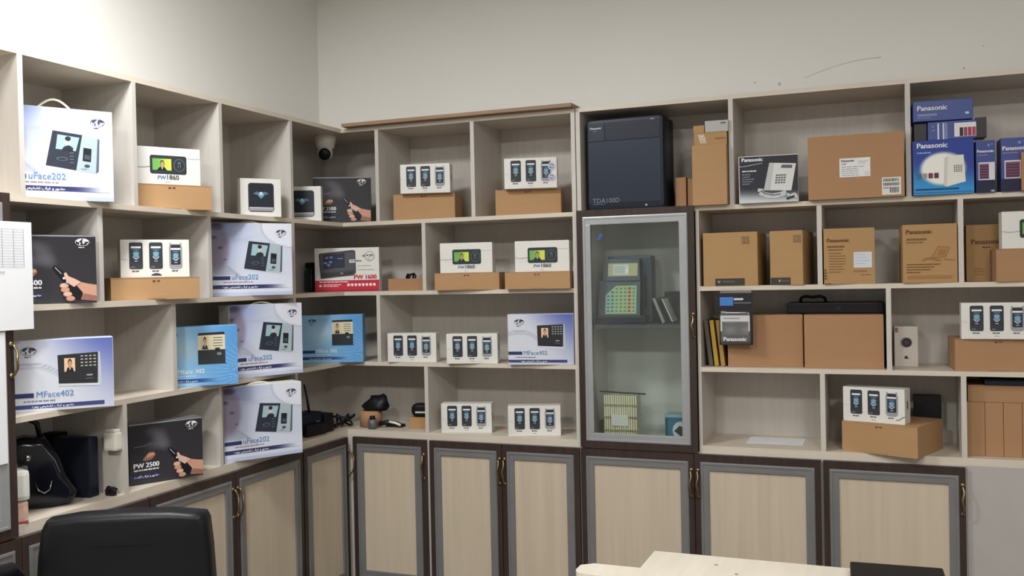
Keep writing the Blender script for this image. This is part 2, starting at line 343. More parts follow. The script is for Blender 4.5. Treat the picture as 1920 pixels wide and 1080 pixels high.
def door(parent, x0, x1, z0, z1, hx=None, hz=(.605, .712), dw=.022, dt=.03, sw=.034, glass=False):
    d = frame_bars(MB(), x0, x1, z0, z1, dw, dt, -.02, 0).build('door', WENGE, parent)
    a, b, c, e = x0 + dw, x1 - dw, z0 + dt, z1 - dt
    frame_bars(MB(), a, b, c, e, sw, sw, -.022, -.004, .003).build('silver_trim', SILVB if glass else SILV, d)
    frame_bars(MB(), a + .003, b - .003, c + .003, e - .003, .008, .008, -.0245, -.0215, .001).build('trim_ridge', SILVB if glass else SILV, d)
    if glass: bxo('glass_pane', GLASS, (a + sw * .8, b - sw * .8, -.012, -.008, c + sw * .8, e - sw * .8), d)
    else: bxo('panel', LAMV, (a + sw * .8, b - sw * .8, -.014, -.004, c + sw * .8, e - sw * .8), d)
    if hx is not None: bow_handle(d, hx, *hz)
    return d
def base_cabinet(label, loc, yaw, x0, x1, doors, D=.312):
    t = thing('base_cabinet', label, 'cabinet', loc, yaw, 'base cabinets under the shelving')
    bxo('carcass', LAM, (x0, x1, .0, D, .09, Z[0]), t); bxo('plinth', WENGE, (x0, x1, .04, D, 0, .09), t)
    for a, b, hx in doors: door(t, a, b, .1, .776, hx)
    return t
# back wall
base_cabinet('narrow single-door base cabinet on the back wall beside the corner', (0, 0, 0), 0, 0.0, .418, [(.036, .412, .401)])
base_cabinet('two-door base cabinet under the middle shelves left of the glass cabinet', (0, 0, 0), 0, .4185, XM, [(.431, .778, .768), (.781, 1.130, .792)])
base_cabinet('two-door base cabinet spanning below and right of the glass cabinet', (0, 0, 0), 0, XM + .001, 2.098, [(1.139, 1.612, 1.600), (1.615, 2.095, 1.627)])
base_cabinet('single-door base cabinet at the right end, its handle on the right stile', (0, 0, 0), 0, 2.0985, 2.598, [(2.104, 2.594, 2.584)])
t = thing('base_cabinet', 'plain grey doorless base cabinet at the far right edge', 'cabinet', (0, 0, 0), 0, 'base cabinets under the shelving')
bxo('carcass', GREYP, (2.599, XB, .0, .312, .0, Z[0]), t)
# left wall: yaw 90 -> local x runs along +y, local y runs into the left wall
base_cabinet('two-door base cabinet behind the black chair under the left shelves', (0, 0, 0), 90, -1.288, -.392, [(-1.284, -.8425, -.856), (-.8395, -.396, -.827)])
base_cabinet('base cabinet at the lower left edge, mostly hidden by the black chair', (0, 0, 0), 90, -2.30, -1.289, [(-2.29, -1.80, None), (-1.797, -1.292, None)])
t = thing('base_cabinet', 'narrow corner base cabinet with a single tall door on the left wall', 'cabinet', (0, 0, 0), 90, 'base cabinets under the shelving')
bxo('carcass', LAM, (-.391, -.001, .0, .312, .09, Z[0]), t); bxo('plinth', WENGE, (-.391, -.001, .04, .312, 0, .09), t); door(t, -.386, -.032, .1, .776, -.026)

# ---------------------------------------------------------------- glass cabinets
def glass_cabinet(label, loc, yaw, x0, x1, hx, inset=.012):
    t = thing('glass_cabinet', label, 'cabinet', loc, yaw, 'glass-fronted cabinets')
    a, b = x0 + .012, x1 - inset
    bxo('side_panel', LAM, (a, a + .016, 0, BK - .001, Z[0] + .002, Z[3] - .001), t); bxo('side_panel', LAM, (b - .016, b, 0, BK - .001, Z[0] + .002, Z[3] - .001), t)
    bxo('bottom_panel', CARD, (a + .016, b - .016, 0, BK - .001, Z[0] + .002, ZT[0]), t); bxo('back_panel', mat('pale_panel', rgb(206, 206, 200), .5, var=.02), (a + .016, b - .016, BK - .006, BK - .001, ZT[0], Z[3] - .001), t)
    bxo('shelf', mat('dark_shelf', rgb(70, 74, 76), .4, var=.1), (a + .016, b - .016, .005, BK - .006, 1.276, 1.292), t)
    door(t, x0, x1, .781, 1.768, hx, (1.245, 1.335), dw=.026, dt=.028, sw=.034, glass=True)
    return t
GC = glass_cabinet('tall glass-door cabinet with silver trim in the back wall shelving', (0, 0, 0), 0, 1.139, 1.628, 1.620)
MB().prism([(1.222, 1.645), (1.238, 1.672), (1.252, 1.664), (1.236, 1.640)], -.0125, -.0121).map(lambda x, y, z: (x, z, y)).build('blue_sticker', mat('blue_film', rgb(60, 84, 140), .4), GC)
glass_cabinet('glass-door cabinet at the left picture edge with papers on its door', (0, 0, 0), 90, -2.40, -1.808, -1.817, .042)
def sheet(label, y0, y1, z0, z1, x, tilt, table):
    t = thing('paper_sheet', label, 'paper', (x, (y0 + y1) / 2, z0), 90 + tilt, 'papers on the left glass door')
    w, h = (y1 - y0), z1 - z0
    bxo('sheet', PAPER, (-w / 2, w / 2, 0, .0008, 0, h), t)
    pb = PB(w, h)
    if table:
        for k in range(15): pb.rect(.08, .58 + k * .025, .86, .583 + k * .025, (168, 170, 178))
        for u in (.08, .3, .52, .7, .86): pb.rect(u, .58, u + .006, .93, (158, 160, 168))
        pb.bars(.35, .66, .53, 1, 0, .008, (150, 152, 160))
    else: pb.bars(.1, .9, .9, 12, .05, .01, (170, 172, 180))
    pb.build('printed_table', t)
sheet('white paper with a printed table taped to the left glass door', -1.957, -1.747, 1.376, 1.686, .031, 0, True)
sheet('lower white paper on the left glass door below the printed table', -2.052, -1.842, 1.0, 1.372, .027, 0, False)

# ---------------------------------------------------------------- cartons
def carton_body(t, W, D, H, m, ch=.0022): return bxo('carton_body', m, (-W / 2, W / 2, 0, D, 0, H), t, ch)
# face-recognition terminal carton, white and lavender, with carrying handle
def uface(label, loc, yaw):
    W_, D_, H_ = .325, .085, .288
    t = thing('terminal_carton', label, 'box', loc, yaw, 'white and lavender terminal cartons')
    carton_body(t, W_, D_, H_, CARD)
    def bg(a, b):
        c = lerp((202, 208, 224), (120, 134, 186), sm(.62, -.05, a * .9 + (1 - b) * .45) * .95)
        c = lerp(c, (160, 168, 196), sm(.03, 0, abs(b - .80 + .10 * a)) * .35 * sm(.75, .3, a)); c = lerp(c, (158, 166, 196), sm(.02, 0, abs(b - .70 - .22 * a)) * .3 * sm(.7, .4, a))
        c = lerp(c, (214, 218, 230), sm(.42, .12, b) * .85)
        d = math.hypot((a - .03) / .20, (b - .66) / .36)                        # the large pale face at the left
        c = lerp(c, (132, 122, 140), sm(1.08, .7, d) * .85)
        for eu, ev, er in ((.10, .66, .045), (.155, .50, .025), (.06, .95, .12), (.02, .80, .06)):
            c = lerp(c, (66, 62, 88), sm(1.0, .3, math.hypot((a - eu) / er, (b - ev) / (er * .6))) * .75)
        if .2 < b < .42: c = lerp(c, (150, 152, 172), sm(.02, 0, abs(a - .17 - (.42 - b) * 1.1)) * .7 + (.35 if a < .17 + (.42 - b) * 1.1 and b > .28 else 0))
        d2 = math.hypot((a - .98) / .36, (b - .98) / .30)                        # white disc behind the globe
        c = lerp(c, (220, 223, 234), sm(1.02, .98, d2)); c = lerp(c, (176, 178, 192), sm(.05, 0, abs(d2 - 1.03)) * sm(.45, .7, a))
        if b < .04: c = lerp(c, (176, 188, 222), .8)
        return c
    PB(W_, H_).grid(0.004, 0.004, .996, .996, 60, 54, bg, 0).build('cover_art', t)
    p = PB(W_, H_)
    p.poly([(.40, .36), (.87, .285), (.93, .31), (.86, .36)], (206, 208, 218), 1)
    p.poly([(.385, .375), (.655, .332), (.717, .722), (.452, .752)], (44, 50, 62), 2)
    p.poly([(.655, .332), (.835, .306), (.857, .693), (.717, .722)], (168, 184, 192), 2)
    p.poly([(.835, .306), (.862, .33), (.875, .68), (.857, .693)], (84, 96, 104), 2)
    p.poly([(.475, .555), (.655, .54), (.69, .69), (.495, .712)], (156, 186, 196), 3)
    p.poly([(.53, .551), (.63, .542), (.632, .575), (.595, .602), (.55, .585)], (38, 44, 56), 4); p.ell(.588, .64, .026, .048, (206, 190, 176), 4); p.ell(.586, .672, .026, .026, (40, 44, 52), 5)
    p.poly([(.715, .44), (.79, .43), (.80, .575), (.725, .585)], (26, 32, 40), 3); p.poly([(.73, .46), (.78, .452), (.785, .5), (.735, .51)], (70, 80, 90), 4)
    p.ell(.755, .385, .026, .018, (60, 74, 92), 3); p.bars(.7, .8, .345, 1, 0, .01, (120, 134, 142), 3)
    p.ell(.53, .45, .05, .022, (96, 104, 116), 3); p.ell(.53, .45, .04, .015, (44, 50, 62), 4)
    for k in range(4): p.rect(.6, .41 + .035 * k, .635, .418 + .035 * k, (104, 112, 124), 3)
    p.build('device_picture', t)
    p = PB(W_, H_); p.rect(0.004, .222, .215, .272, (52, 56, 98), 2)
    p.text('uFace202', .235, .56, .225, (104, 146, 190), 3, .015)
    p.bars(.13, .56, .185, 1, 0, .012, (170, 130, 150), 3, 5)
    p.grid(.004, .10, .97, .152, 24, 1, lambda a, b: lerp((50, 56, 102), (220, 224, 234), sm(.62, 1.0, a)), 2); p.text(FA1, .12, .55, .112, (240, 242, 250), 4, 0.03)
    p.build('lettering', t)
    PB(W_, H_).logo(.86, .868, .022, (64, 66, 98), 3).build('globe_logo', t)
    n = 12; MB().tube([(-.055 + .11 * k / n, D_ / 2, H_ - .004 + .036 * sin(pi * k / n)) for k in range(n + 1)], .0035, 8).build('carry_handle', WHITEP, t)
    return t
def low_handle(t):                                     # folded flatter where the shelf above is close
    n = 12; m = MB().tube([(-.055 + .11 * k / n, .0425, .284 + .011 * sin(pi * k / n)) for k in range(n + 1)], .0032, 8).build('carry_handle', WHITEP)
    for c in t.children:
        if c.name.startswith('carry_handle'): c.data = m.data
    bpy.data.objects.remove(m)
U = uface('white lavender terminal carton with carry handle, topmost on left shelves', (-.039, -1.578, ZT[3]), 60)
low_handle(dup(U, (.006, -.683, ZT[2]), 55.8, 'white lavender terminal carton on the second left shelf, beside the corner'))
low_handle(dup(U, (.026, -.631, ZT[1]), 66, 'white lavender terminal carton standing between the two sky-blue cartons'))
low_handle(dup(U, (.060, -.710, ZT[0]), 60.2, 'white lavender terminal carton lowest of all, overhanging the base cabinet doors'))

# keypad terminal carton MFace402
def m402(label, loc, yaw):
    W_, D_, H_ = .286, .08, .216
    t = thing('terminal_carton', label, 'box', loc, yaw, 'white and violet keypad terminal cartons')
    carton_body(t, W_, D_, H_, CARDB)
    def bg(a, b):
        c = lerp((208, 211, 220), (88, 102, 172), sm(.40, 1.15, a * .85 + b * .42 - .10) * (.3 + .7 * b))
        for o_, w_, g in ((.60, .022, .75), (.55, .035, .5)):
            y = o_ + .07 * sin(a * 5.2 + .6) - .22 * sm(.25, .8, a); c = lerp(c, (150, 154, 170), sm(w_, 0, abs(b - y)) * g * sm(.7, .4, a))
        return c
    PB(W_, H_).grid(.006, .006, .994, .994, 48, 36, bg, 0).build('cover_art', t)
    p = PB(W_, H_)
    p.poly([(.46, .36), (.86, .33), (.88, .35), (.865, .80), (.845, .80), (.845, .36)], (186, 192, 204), 1)
    p.poly([(.458, .372), (.838, .352), (.848, .795), (.452, .775)], (40, 40, 44), 2); p.poly([(.458, .34), (.86, .318), (.86, .352), (.458, .374)], (206, 210, 218), 2)
    p.portrait(.515, .535, .62, .725, (232, 190, 150), 3)
    for i in range(4):
        for j in range(4): p.rect(.675 + i * .042, .60 + j * .046, .70 + i * .042, .618 + j * .046, (170, 172, 160), 3)
    p.ell(.76, .475, .035, .012, (150, 154, 160), 3); p.rect(.72, .42, .8, .432, (90, 94, 98), 3)
    p.build('device_picture', t)
    p = PB(W_, H_); p.rect(.006, .198, .22, .262, (46, 54, 100), 2); p.text('MFace402', .245, .60, .198, (92, 134, 186), 3, .012)
    p.bars(.12, .56, .14, 1, 0, .016, (110, 118, 150), 3, 4); p.rect(.006, .045, .9, .1, (58, 68, 122), 2); p.text(FA1, .2, .6, .058, (236, 240, 250), 4, .03)
    p.build('lettering', t); PB(W_, H_).logo(.18, .845, .022, (52, 54, 84), 3).build('globe_logo', t)
    return t
M4 = m402('white violet keypad terminal carton on the third left shelf, nearest the glass door', (.012, -1.630, ZT[1]), 48.7)
dup(M4, (.967, -.013, ZT[1]), 8.3, 'white violet keypad terminal carton beside two phone boxes, left of the glass cabinet')

# sky blue terminal carton Mface 302
def m302(label, loc, yaw):
    W_, D_, H_ = .287, .08, .219
    t = thing('terminal_carton', label, 'box', loc, yaw, 'sky-blue terminal cartons')
    carton_body(t, W_, D_, H_, CARDC)
    def bg(a, b):
        c = lerp((150, 196, 230), (84, 146, 204), sm(.2, 1.0, a)); c = lerp(c, (196, 224, 242), sm(.35, 0, math.hypot(a - .36, b - .62)) * .8)
        an = math.atan2(b - .2, 1.25 - a); r = math.hypot(a - 1.25, b - .2)
        c = lerp(c, (196, 226, 244), .55 * max(0, sin(an * 46)) ** 2 * sm(.7, .25, r)); return c
    PB(W_, H_).grid(.005, .005, .995, .995, 110, 60, bg, 0).build('cover_art', t)
    p = PB(W_, H_)
    p.poly([(.51, .37), (.845, .365), (.845, .60), (.51, .60)], (44, 46, 50), 2); p.rect(.51, .60, .845, .85, (214, 206, 178), 2); p.poly([(.52, .885), (.835, .895), (.845, .85), (.51, .845)], (36, 36, 40), 2)
    p.portrait(.545, .61, .645, .83, (208, 196, 160), 3)
    for k in range(4): p.rect(.70, .66 + .045 * k, .815, .672 + .045 * k, (96, 92, 80), 3)
    p.rect(.72, .58, .78, .63, (30, 32, 34), 4); p.ell(.77, .53, .03, .025, (120, 126, 130), 3); p.rect(.51, .355, .86, .37, (60, 88, 120), 1)
    p.build('device_picture', t)
    p = PB(W_, H_); p.rect(.005, .2, .235, .262, (44, 66, 116), 2); p.text('Mface 302', .26, .585, .215, (226, 238, 246), 3, .02)
    p.grid(.005, .065, .8, .125, 12, 1, lambda a, b: lerp((42, 74, 136), (110, 166, 214), sm(.6, 1, a)), 2); p.text(FA1, .14, .5, .078, (232, 242, 250), 4, .03); p.bars(.26, .58, .165, 1, 0, .014, (200, 222, 240), 3, 8)
    p.build('lettering', t); PB(W_, H_).logo(.20, .865, .02, (50, 70, 112), 3).build('globe_logo', t)
    return t
def br(bx_, by_, yaw, w): a = radians(yaw); return bx_ - cos(a) * w / 2, by_ - sin(a) * w / 2
x, y = br(.095, -.905, 45, .287); M3 = m302('sky-blue terminal carton on the third left shelf, overhanging its edge', (x, y, ZT[1]), 45)
x, y = br(.103, -.02, 22, .287); dup(M3, (x, y, ZT[1]), 22, 'sky-blue terminal carton inside the corner cell of the third shelf')

# dark carton with a hand holding a baton, PW 2500
def pw25(label, loc, yaw):
    W_, D_, H_ = .262, .07, .210
    t = thing('guard_tour_carton', label, 'box', loc, yaw, 'dark guard tour cartons')
    carton_body(t, W_, D_, H_, CARDK); bxo('lid_edge', mat('lid_sheen', rgb(120, 120, 126), .25, var=.1), (-W_ / 2 + .002, W_ / 2 - .002, .004, D_ - .004, H_ - .0005, H_ + .001), t)
    def bg(a, b):
        c = lerp((50, 49, 54), (40, 38, 42), b)
        for cu, cv, ru, rv, g in ((.40, .74, .17, .22, .6), (.47, .62, .13, .16, .55), (.33, .62, .18, .12, .4), (.30, .86, .15, .13, .4)):
            c = lerp(c, (112, 108, 116), sm(1.0, .1, math.hypot((a - cu) / ru, (b - cv) / rv)) * g)
        return c
    PB(W_, H_).grid(.004, .004, .996, .996, 40, 32, bg, 0).rect(.004, .982, .996, .998, (150, 150, 156), 1).build('cover_art', t)  # pale top strip: shrink-wrap edge highlight painted into the print
    sk, sd, sl = (198, 150, 128), (150, 104, 88), (216, 176, 156)
    p = PB(W_, H_)
    p.poly([(.996, .02), (.996, .265), (.90, .285), (.82, .31), (.75, .30), (.73, .14), (.80, .06)], sk, 2)
    p.poly([(.996, .02), (.996, .10), (.86, .14), (.78, .08)], sd, 3)
    p.poly([(.82, .31), (.75, .36), (.68, .40), (.655, .455), (.63, .445), (.64, .37), (.67, .30), (.74, .24)], sl, 5)
    for k, (fu, fv) in enumerate(((.60, .265), (.61, .205), (.635, .14), (.665, .075))): p.ell(fu + .03, fv - .008, .052, .040, sd, 6 + 2 * k); p.ell(fu + .03, fv, .047, .034, sk if k % 2 else sl, 7 + 2 * k)
    p.poly([(.505, .53), (.535, .56), (.64, .46), (.84, .15), (.81, .05), (.75, .07), (.60, .36)], (20, 20, 24), 4); p.ell(.625, .37, .014, .018, (206, 210, 216), 15); p.ell(.66, .315, .012, .016, (190, 194, 200), 15); p.line([(.53, .53), (.60, .435)], .002, (180, 182, 190), 15)
    p.poly([(.17, .40), (.22, .38), (.30, .40), (.345, .46), (.33, .51), (.26, .52), (.21, .46)], sd, 2); p.poly([(.22, .43), (.30, .45), (.34, .475), (.32, .505), (.25, .50)], sk, 3); p.line([(.06, .62), (.2, .63), (.3, .66)], .0016, (130, 130, 136), 2)
    p.build('hand_picture', t)
    p = PB(W_, H_); p.text('PW 2500', .055, .39, .275, (236, 236, 240), 3, .04); p.bars(.055, .39, .225, 1, 0, .026, (206, 206, 212), 3, 2)
    p.rect(.0, .10, .39, .155, (44, 48, 92), 2); p.text(FA2, .06, .38, .115, (224, 226, 236), 4, .04); p.build('lettering', t)
    PB(W_, H_).logo(.845, .90, .021, (228, 228, 232), 3).build('globe_logo', t)
    return t
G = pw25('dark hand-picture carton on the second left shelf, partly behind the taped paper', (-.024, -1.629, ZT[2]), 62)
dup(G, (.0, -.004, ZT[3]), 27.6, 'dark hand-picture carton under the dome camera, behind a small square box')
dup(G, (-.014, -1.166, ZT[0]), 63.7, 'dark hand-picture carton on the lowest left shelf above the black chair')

# phone terminal carton, white with three handsets
def phonebox(label, loc, yaw):
    W_, D_, H_ = .228, .068, .131
    t = thing('handset_carton', label, 'box', loc, yaw, 'white cartons with three handsets')
    carton_body(t, W_, D_, H_, CARD)
    bxo('tuck_tab', CARD, (-.036, .036, -.0008, .002, .001, .014), t)
    p = PB(W_, H_)
    for i, cu in enumerate((.222, .508, .797)):
        a, b = cu - .097, cu + .097
        if i < 2: p.rr(a, .225, b, .925, .006, (40, 42, 48), 1); p.rr(a + .012, .24, b - .012, .91, .004, (54, 58, 66), 2)
        else:
            p.rr(a, .22, b, .88, .012, (150, 153, 158), 1); p.rect(a + .01, .85, a + .035, .91, (150, 153, 158), 1); p.rect(b - .035, .85, b - .01, .91, (150, 153, 158), 1); p.rr(a + .025, .33, b - .025, .86, .004, (44, 48, 56), 2)
        o_ = 0 if i < 2 else -.045
        p.grid(a + .026, .40 + o_, b - .026, .81 + o_, 8, 8, lambda q, r: lerp((44, 50, 60), (84, 108, 130), sm(.75, .1, math.hypot((q - .5) / .7, (r - .5) / .6))), 3)
        p.rect(a + .026, .77 + o_, b - .026, .82 + o_, (226, 228, 232), 4); p.rect(a + .05, .715 + o_, b - .05, .74 + o_, (110, 122, 134), 4)
        p.poly([(cu - .042, .66 + o_), (cu, .685 + o_), (cu + .042, .66 + o_), (cu + .034, .57 + o_), (cu, .52 + o_), (cu - .034, .57 + o_)], (120, 164, 186), 5)
        p.line([(cu - .045, .55 + o_), (cu, .48 + o_), (cu + .045, .55 + o_)], .003, (196, 206, 210), 5); p.rect(cu - .024, .42 + o_, cu + .024, .44 + o_, (190, 180, 186), 5)
        if i < 2: p.rect(a + .02, .26, a + .08, .29, (120, 122, 124), 3)
    p.build('handset_picture', t)
    p = PB(W_, H_)
    for i, cu in enumerate((.222, .508, .797)): p.bars(cu - .06, cu + .065, .155, 1, 0, .03, (84, 84, 92), 2, 11 + i)
    p.line([(.47, .07), (.50, .10), (.54, .07)], .0016, (120, 120, 136), 2); p.line([(.0, .50), (.05, .48), (.10, .465)], .0016, (186, 188, 192), 1)
    p.build('lettering', t)
    MB().box(W_ / 2 - .0005, W_ / 2 + .0006, D_ * .4, D_ * .55, .055, .085).build('side_mark', CARDK, t)
    return t
def kraftbox(label, loc, yaw, W_, D_, H_, m=KRAFT, notch=True, name='kraft_box', group='small kraft boxes under white cartons'):
    t = thing(name, label, 'box', loc, yaw, group)
    carton_body(t, W_, D_, H_ - .002, m, .002); bxo('lid', m, (-W_ / 2 - .0005, W_ / 2 + .0005, -.001, D_, H_ - .0028, H_), t, .0008)
    if notch:
        bxo('tuck_tab', m, (-.03, .03, -.0014, .002, .004, .018), t, .0006)
        MB().box(-.012, -.003, -.0026, .001, H_ - .0135, H_ - .0095).box(.003, .012, -.0026, .001, H_ - .0125, H_ - .0095).build('thumb_notch', KRAFTD, t)
    return t
PH = phonebox('white three-handset carton on a kraft box, second left shelf', (-.018, -1.194, ZT[2] + .0775), 52)
ph = [((.414, .029, ZT[3] + .118), 15, 'white three-handset carton on a kraft box, top shelf right of the dome camera'),
      ((.921, .029, ZT[3] + .112), 15, 'white three-handset carton with two round hologram stickers, top middle cell'),
      ((.339, .009, ZT[1]), 11, 'white three-handset carton on the third shelf, nearer the sky-blue carton'),
      ((.645, -.010, ZT[1]), 13, 'white three-handset carton on the third shelf, beside the violet keypad carton'),
      ((.590, .036, ZT[0]), 14, 'white three-handset carton on the lowest middle shelf, nearer the corner'),
      ((.912, .039, ZT[0]), 18, 'white three-handset carton on the lowest middle shelf, nearer the glass cabinet'),
      ((2.702, .004, ZT[1] + .117), 1, 'white three-handset carton on a kraft box, cut by the right picture edge'),
      ((2.285, .012, ZT[0] + .114), -17, 'white three-handset carton on an angled kraft box, lowest shelf at right')]
for i, (l_, y_, s_) in enumerate(ph):
    o = dup(PH, l_, y_, s_)
    if i == 1:
        p = PB(.228, .131)
        for v_ in (.66, .30): p.ell(.90, v_ + .05, .068, .125, (206, 206, 226), 7); p.ell(.90, v_ + .05, .05, .09, (150, 148, 178), 8, n=12); p.rect(.87, v_ + .02, .93, v_ + .08, (222, 220, 236), 9); p.line([(.86, v_), (.94, v_ + .1)], .002, (86, 84, 120), 10)
        p.build('hologram_sticker', o)
    if i == 7: PB(.228, .131).line([(.86, .12), (.92, .14), (.96, .2), (1.0, .23)], .003, (128, 130, 136), 3).build('pen_mark', o)
PB(.228, .131).poly([(.43, .045), (.45, .085), (.5, .115), (.55, .105), (.59, .06), (.58, .045)], (58, 58, 86), 3).build('globe_mark', PH)
kraftbox('shallow kraft box under the handset carton on the second left shelf', (.004, -1.217, ZT[2]), 56, .295, .19, .077)
kraftbox('shallow kraft box under the small screen carton on the top left shelf', (-.025, -1.096, ZT[3]), 60, .29, .17, .088)
kraftbox('kraft box in the top shelf cell just right of the dome camera', (.393, .055, ZT[3]), 15, .284, .2, .1175, KRAFT)
kraftbox('kraft box under the stickered handset carton, top middle cell', (.896, .06, ZT[3]), 15, .286, .19, .1115, KRAFT)
kraftbox('shallow kraft box on the second middle shelf, nearer the corner', (.631, -.019, ZT[2]), 8, .295, .19, .0755, KRAFT)
kraftbox('shallow kraft box on the second middle shelf, touching the glass cabinet side', (.963, -.03, ZT[2]), 2, .29, .19, .073, KRAFT)
kraftbox('kraft box under a handset carton at the right edge, third shelf', (2.709, .02, ZT[1]), 4, .286, .2, .117, KRAFT3)
kraftbox('angled kraft box on the lowest shelf at right, showing its side', (2.303, -.02, ZT[0]), -21, .283, .262, .114, KRAFT)
kraftbox('kraft box at the right edge of the second shelf under a white carton', (2.846, -.005, ZT[2]), 3, .286, .2, .117, KRAFT3)

# small screen carton PW 1860
def pw18(label, loc, yaw):
    W_, D_, H_ = .237, .065, .132
    t = thing('screen_terminal_carton', label, 'box', loc, yaw, 'white cartons with green screen terminals')
    carton_body(t, W_, D_, H_, CARD); bxo('tuck_tab', CARD, (-.034, .034, -.0008, .002, .001, .013), t)
    p = PB(W_, H_); p.rr(.24, .285, .785, .78, .008, (36, 40, 44), 1); p.rr(.25, .30, .775, .765, .007, (48, 54, 58), 2)
    p.grid(.275, .38, .555, .69, 10, 8, lambda a, b: lerp((110, 170, 84), (206, 220, 84), sm(.2, .9, a)), 3)
    p.poly([(.34, .38), (.49, .38), (.45, .47), (.385, .47)], (30, 32, 36), 4); p.ell(.418, .55, .033, .10, (34, 30, 30), 4); p.ell(.418, .53, .027, .085, (190, 146, 112), 5); p.poly([(.405, .46), (.432, .46), (.418, .40)], (226, 226, 226), 5)
    p.ell(.675, .53, .085, .17, (96, 106, 114), 3, n=28); p.ell(.675, .53, .076, .152, (44, 50, 56), 4, n=28); p.rr(.655, .45, .695, .62, .003, (110, 118, 130), 5); p.rr(.663, .45, .687, .58, .002, (44, 50, 56), 6)
    p.line([(.0, .47), (.08, .44), (.16, .445), (.24, .47)], .0022, (150, 152, 158), 1); p.line([(.785, .74), (.88, .72), (1.0, .74)], .0022, (196, 198, 202), 1); p.build('device_picture', t)
    p = PB(W_, H_); p.text('PW', .345, .463, .14, (84, 128, 170), 3, .03, shear=.2); p.text('1860', .49, .665, .14, (76, 80, 90), 3, .03); p.line([(.46, .05), (.5, .075), (.54, .05)], .0016, (150, 150, 160), 2); p.build('lettering', t)
    return t
P18 = pw18('white green-screen terminal carton on a kraft box, top left shelf', (-.035, -1.104, ZT[3] + .088), 60)
dup(P18, (.618, .008, ZT[2] + .0755), 11, 'white green-screen terminal carton on the second middle shelf, nearer the corner')
dup(P18, (.975, .003, ZT[2] + .073), 8, 'white green-screen terminal carton on the second middle shelf, nearer the glass cabinet')
dup(P18, (2.841, -.002, ZT[2] + .117), 4, 'white green-screen terminal carton cut off by the right picture edge')

# square white carton with a black reader
def sqbox(label, loc, yaw):
    W_, D_, H_ = .167, .05, .155
    t = thing('reader_carton', label, 'box', loc, yaw, 'square white reader cartons')
    carton_body(t, W_, D_, H_, CARD)
    p = PB(W_, H_); p.rr(.185, .125, .82, .885, .012, (96, 96, 106), 1); p.rr(.20, .14, .805, .87, .011, (38, 40, 50), 2)
    p.poly([(.205, .15), (.80, .15), (.80, .24), (.205, .24)], (150, 150, 158), 3); p.rect(.205, .225, .80, .245, (216, 216, 222), 4)
    p.build('reader_picture', t); p = PB(W_, H_)
    p.poly([(.30, .60), (.40, .66), (.50, .62), (.60, .66), (.70, .60), (.60, .57), (.50, .52), (.40, .57)], (92, 112, 142), 4); p.ell(.50, .585, .06, .06, (150, 190, 200), 5); p.poly([(.42, .55), (.58, .55), (.50, .47)], (60, 160, 170), 6); p.ell(.5, .62, .03, .03, (220, 228, 232), 7); p.build('wing_emblem', t)
    return t
SQ = sqbox('square white reader carton leaning alone in the top left cell', (-.028, -.576, ZT[3]), 52.4)
dup(SQ, (-.075, -.215, ZT[3]), 24, 'square white reader carton in the top corner cell under the dome camera')

# red and white carton PW 1600
W_, D_, H_ = .302, .075, .204
t = thing('attendance_recorder_carton', 'red and white carton with a grey recorder picture in the corner cell', 'box', (.005, .016, ZT[2]), 20); carton_body(t, W_, D_, H_, CARD)
PB(W_, H_).rect(.003, .003, .997, .262, (186, 42, 62), 0).rect(.003, .003, .997, .05, (160, 32, 50), 1).build('red_band', t)
p = PB(W_, H_); p.poly([(.09, .30), (.60, .37), (.64, .43), (.635, .92), (.60, .95), (.08, .88), (.065, .84)], (70, 70, 74), 1); p.poly([(.10, .44), (.62, .50), (.62, .90), (.09, .85)], (84, 84, 88), 2); p.poly([(.14, .52), (.47, .555), (.47, .885), (.13, .84)], (46, 48, 66), 3)
for a, b in ((.19, .78), (.26, .79), (.17, .66), (.25, .68), (.22, .61)): p.ell(a, b, .03, .028, (110, 124, 176), 4, n=10)
p.rect(.36, .75, .44, .765, (150, 156, 190), 4); p.poly([(.10, .34), (.58, .40), (.60, .46), (.11, .41)], (58, 58, 62), 3); p.ell(.42, .42, .025, .02, (130, 132, 136), 4); p.rect(.54, .66, .63, .73, (222, 222, 222), 4); p.bars(.56, .80, .69, 1, 0, .02, (60, 60, 64), 5, 3); p.build('device_picture', t)
p = PB(W_, H_); p.text('PW 1600', .61, .955, .285, (186, 36, 54), 3, .05); p.build('model_number', t); p = PB(W_, H_); p.bars(.07, .6, .215, 1, 0, .022, (240, 214, 218), 3, 5); p.bars(.13, .44, .155, 2, .035, .018, (240, 214, 218), 3, 6); p.ell(.085, .14, .02, .028, (240, 214, 218), 3); p.build('slogan', t); p = PB(W_, H_)
for k in range(8): p.rr(.50 + k * .057, .125, .54 + k * .057, .185, .003, (240, 222, 224), 3)
p.build('icon_row', t); p = PB(W_, H_); p.bars(.67, .93, .58, 2, .09, .012, (150, 150, 154), 3, 9); p.build('small_print', t)
p = PB(W_, H_); p.ell(.855, .80, .075, .11, (150, 148, 150), 2); p.ell(.855, .80, .064, .092, (236, 234, 230), 3); p.logo(.855, .80, .018, (96, 94, 98), 4); p.poly([(.73, .81), (.79, .85), (.77, .80), (.80, .76)], (130, 128, 130), 3); p.build('globe_logo', t)

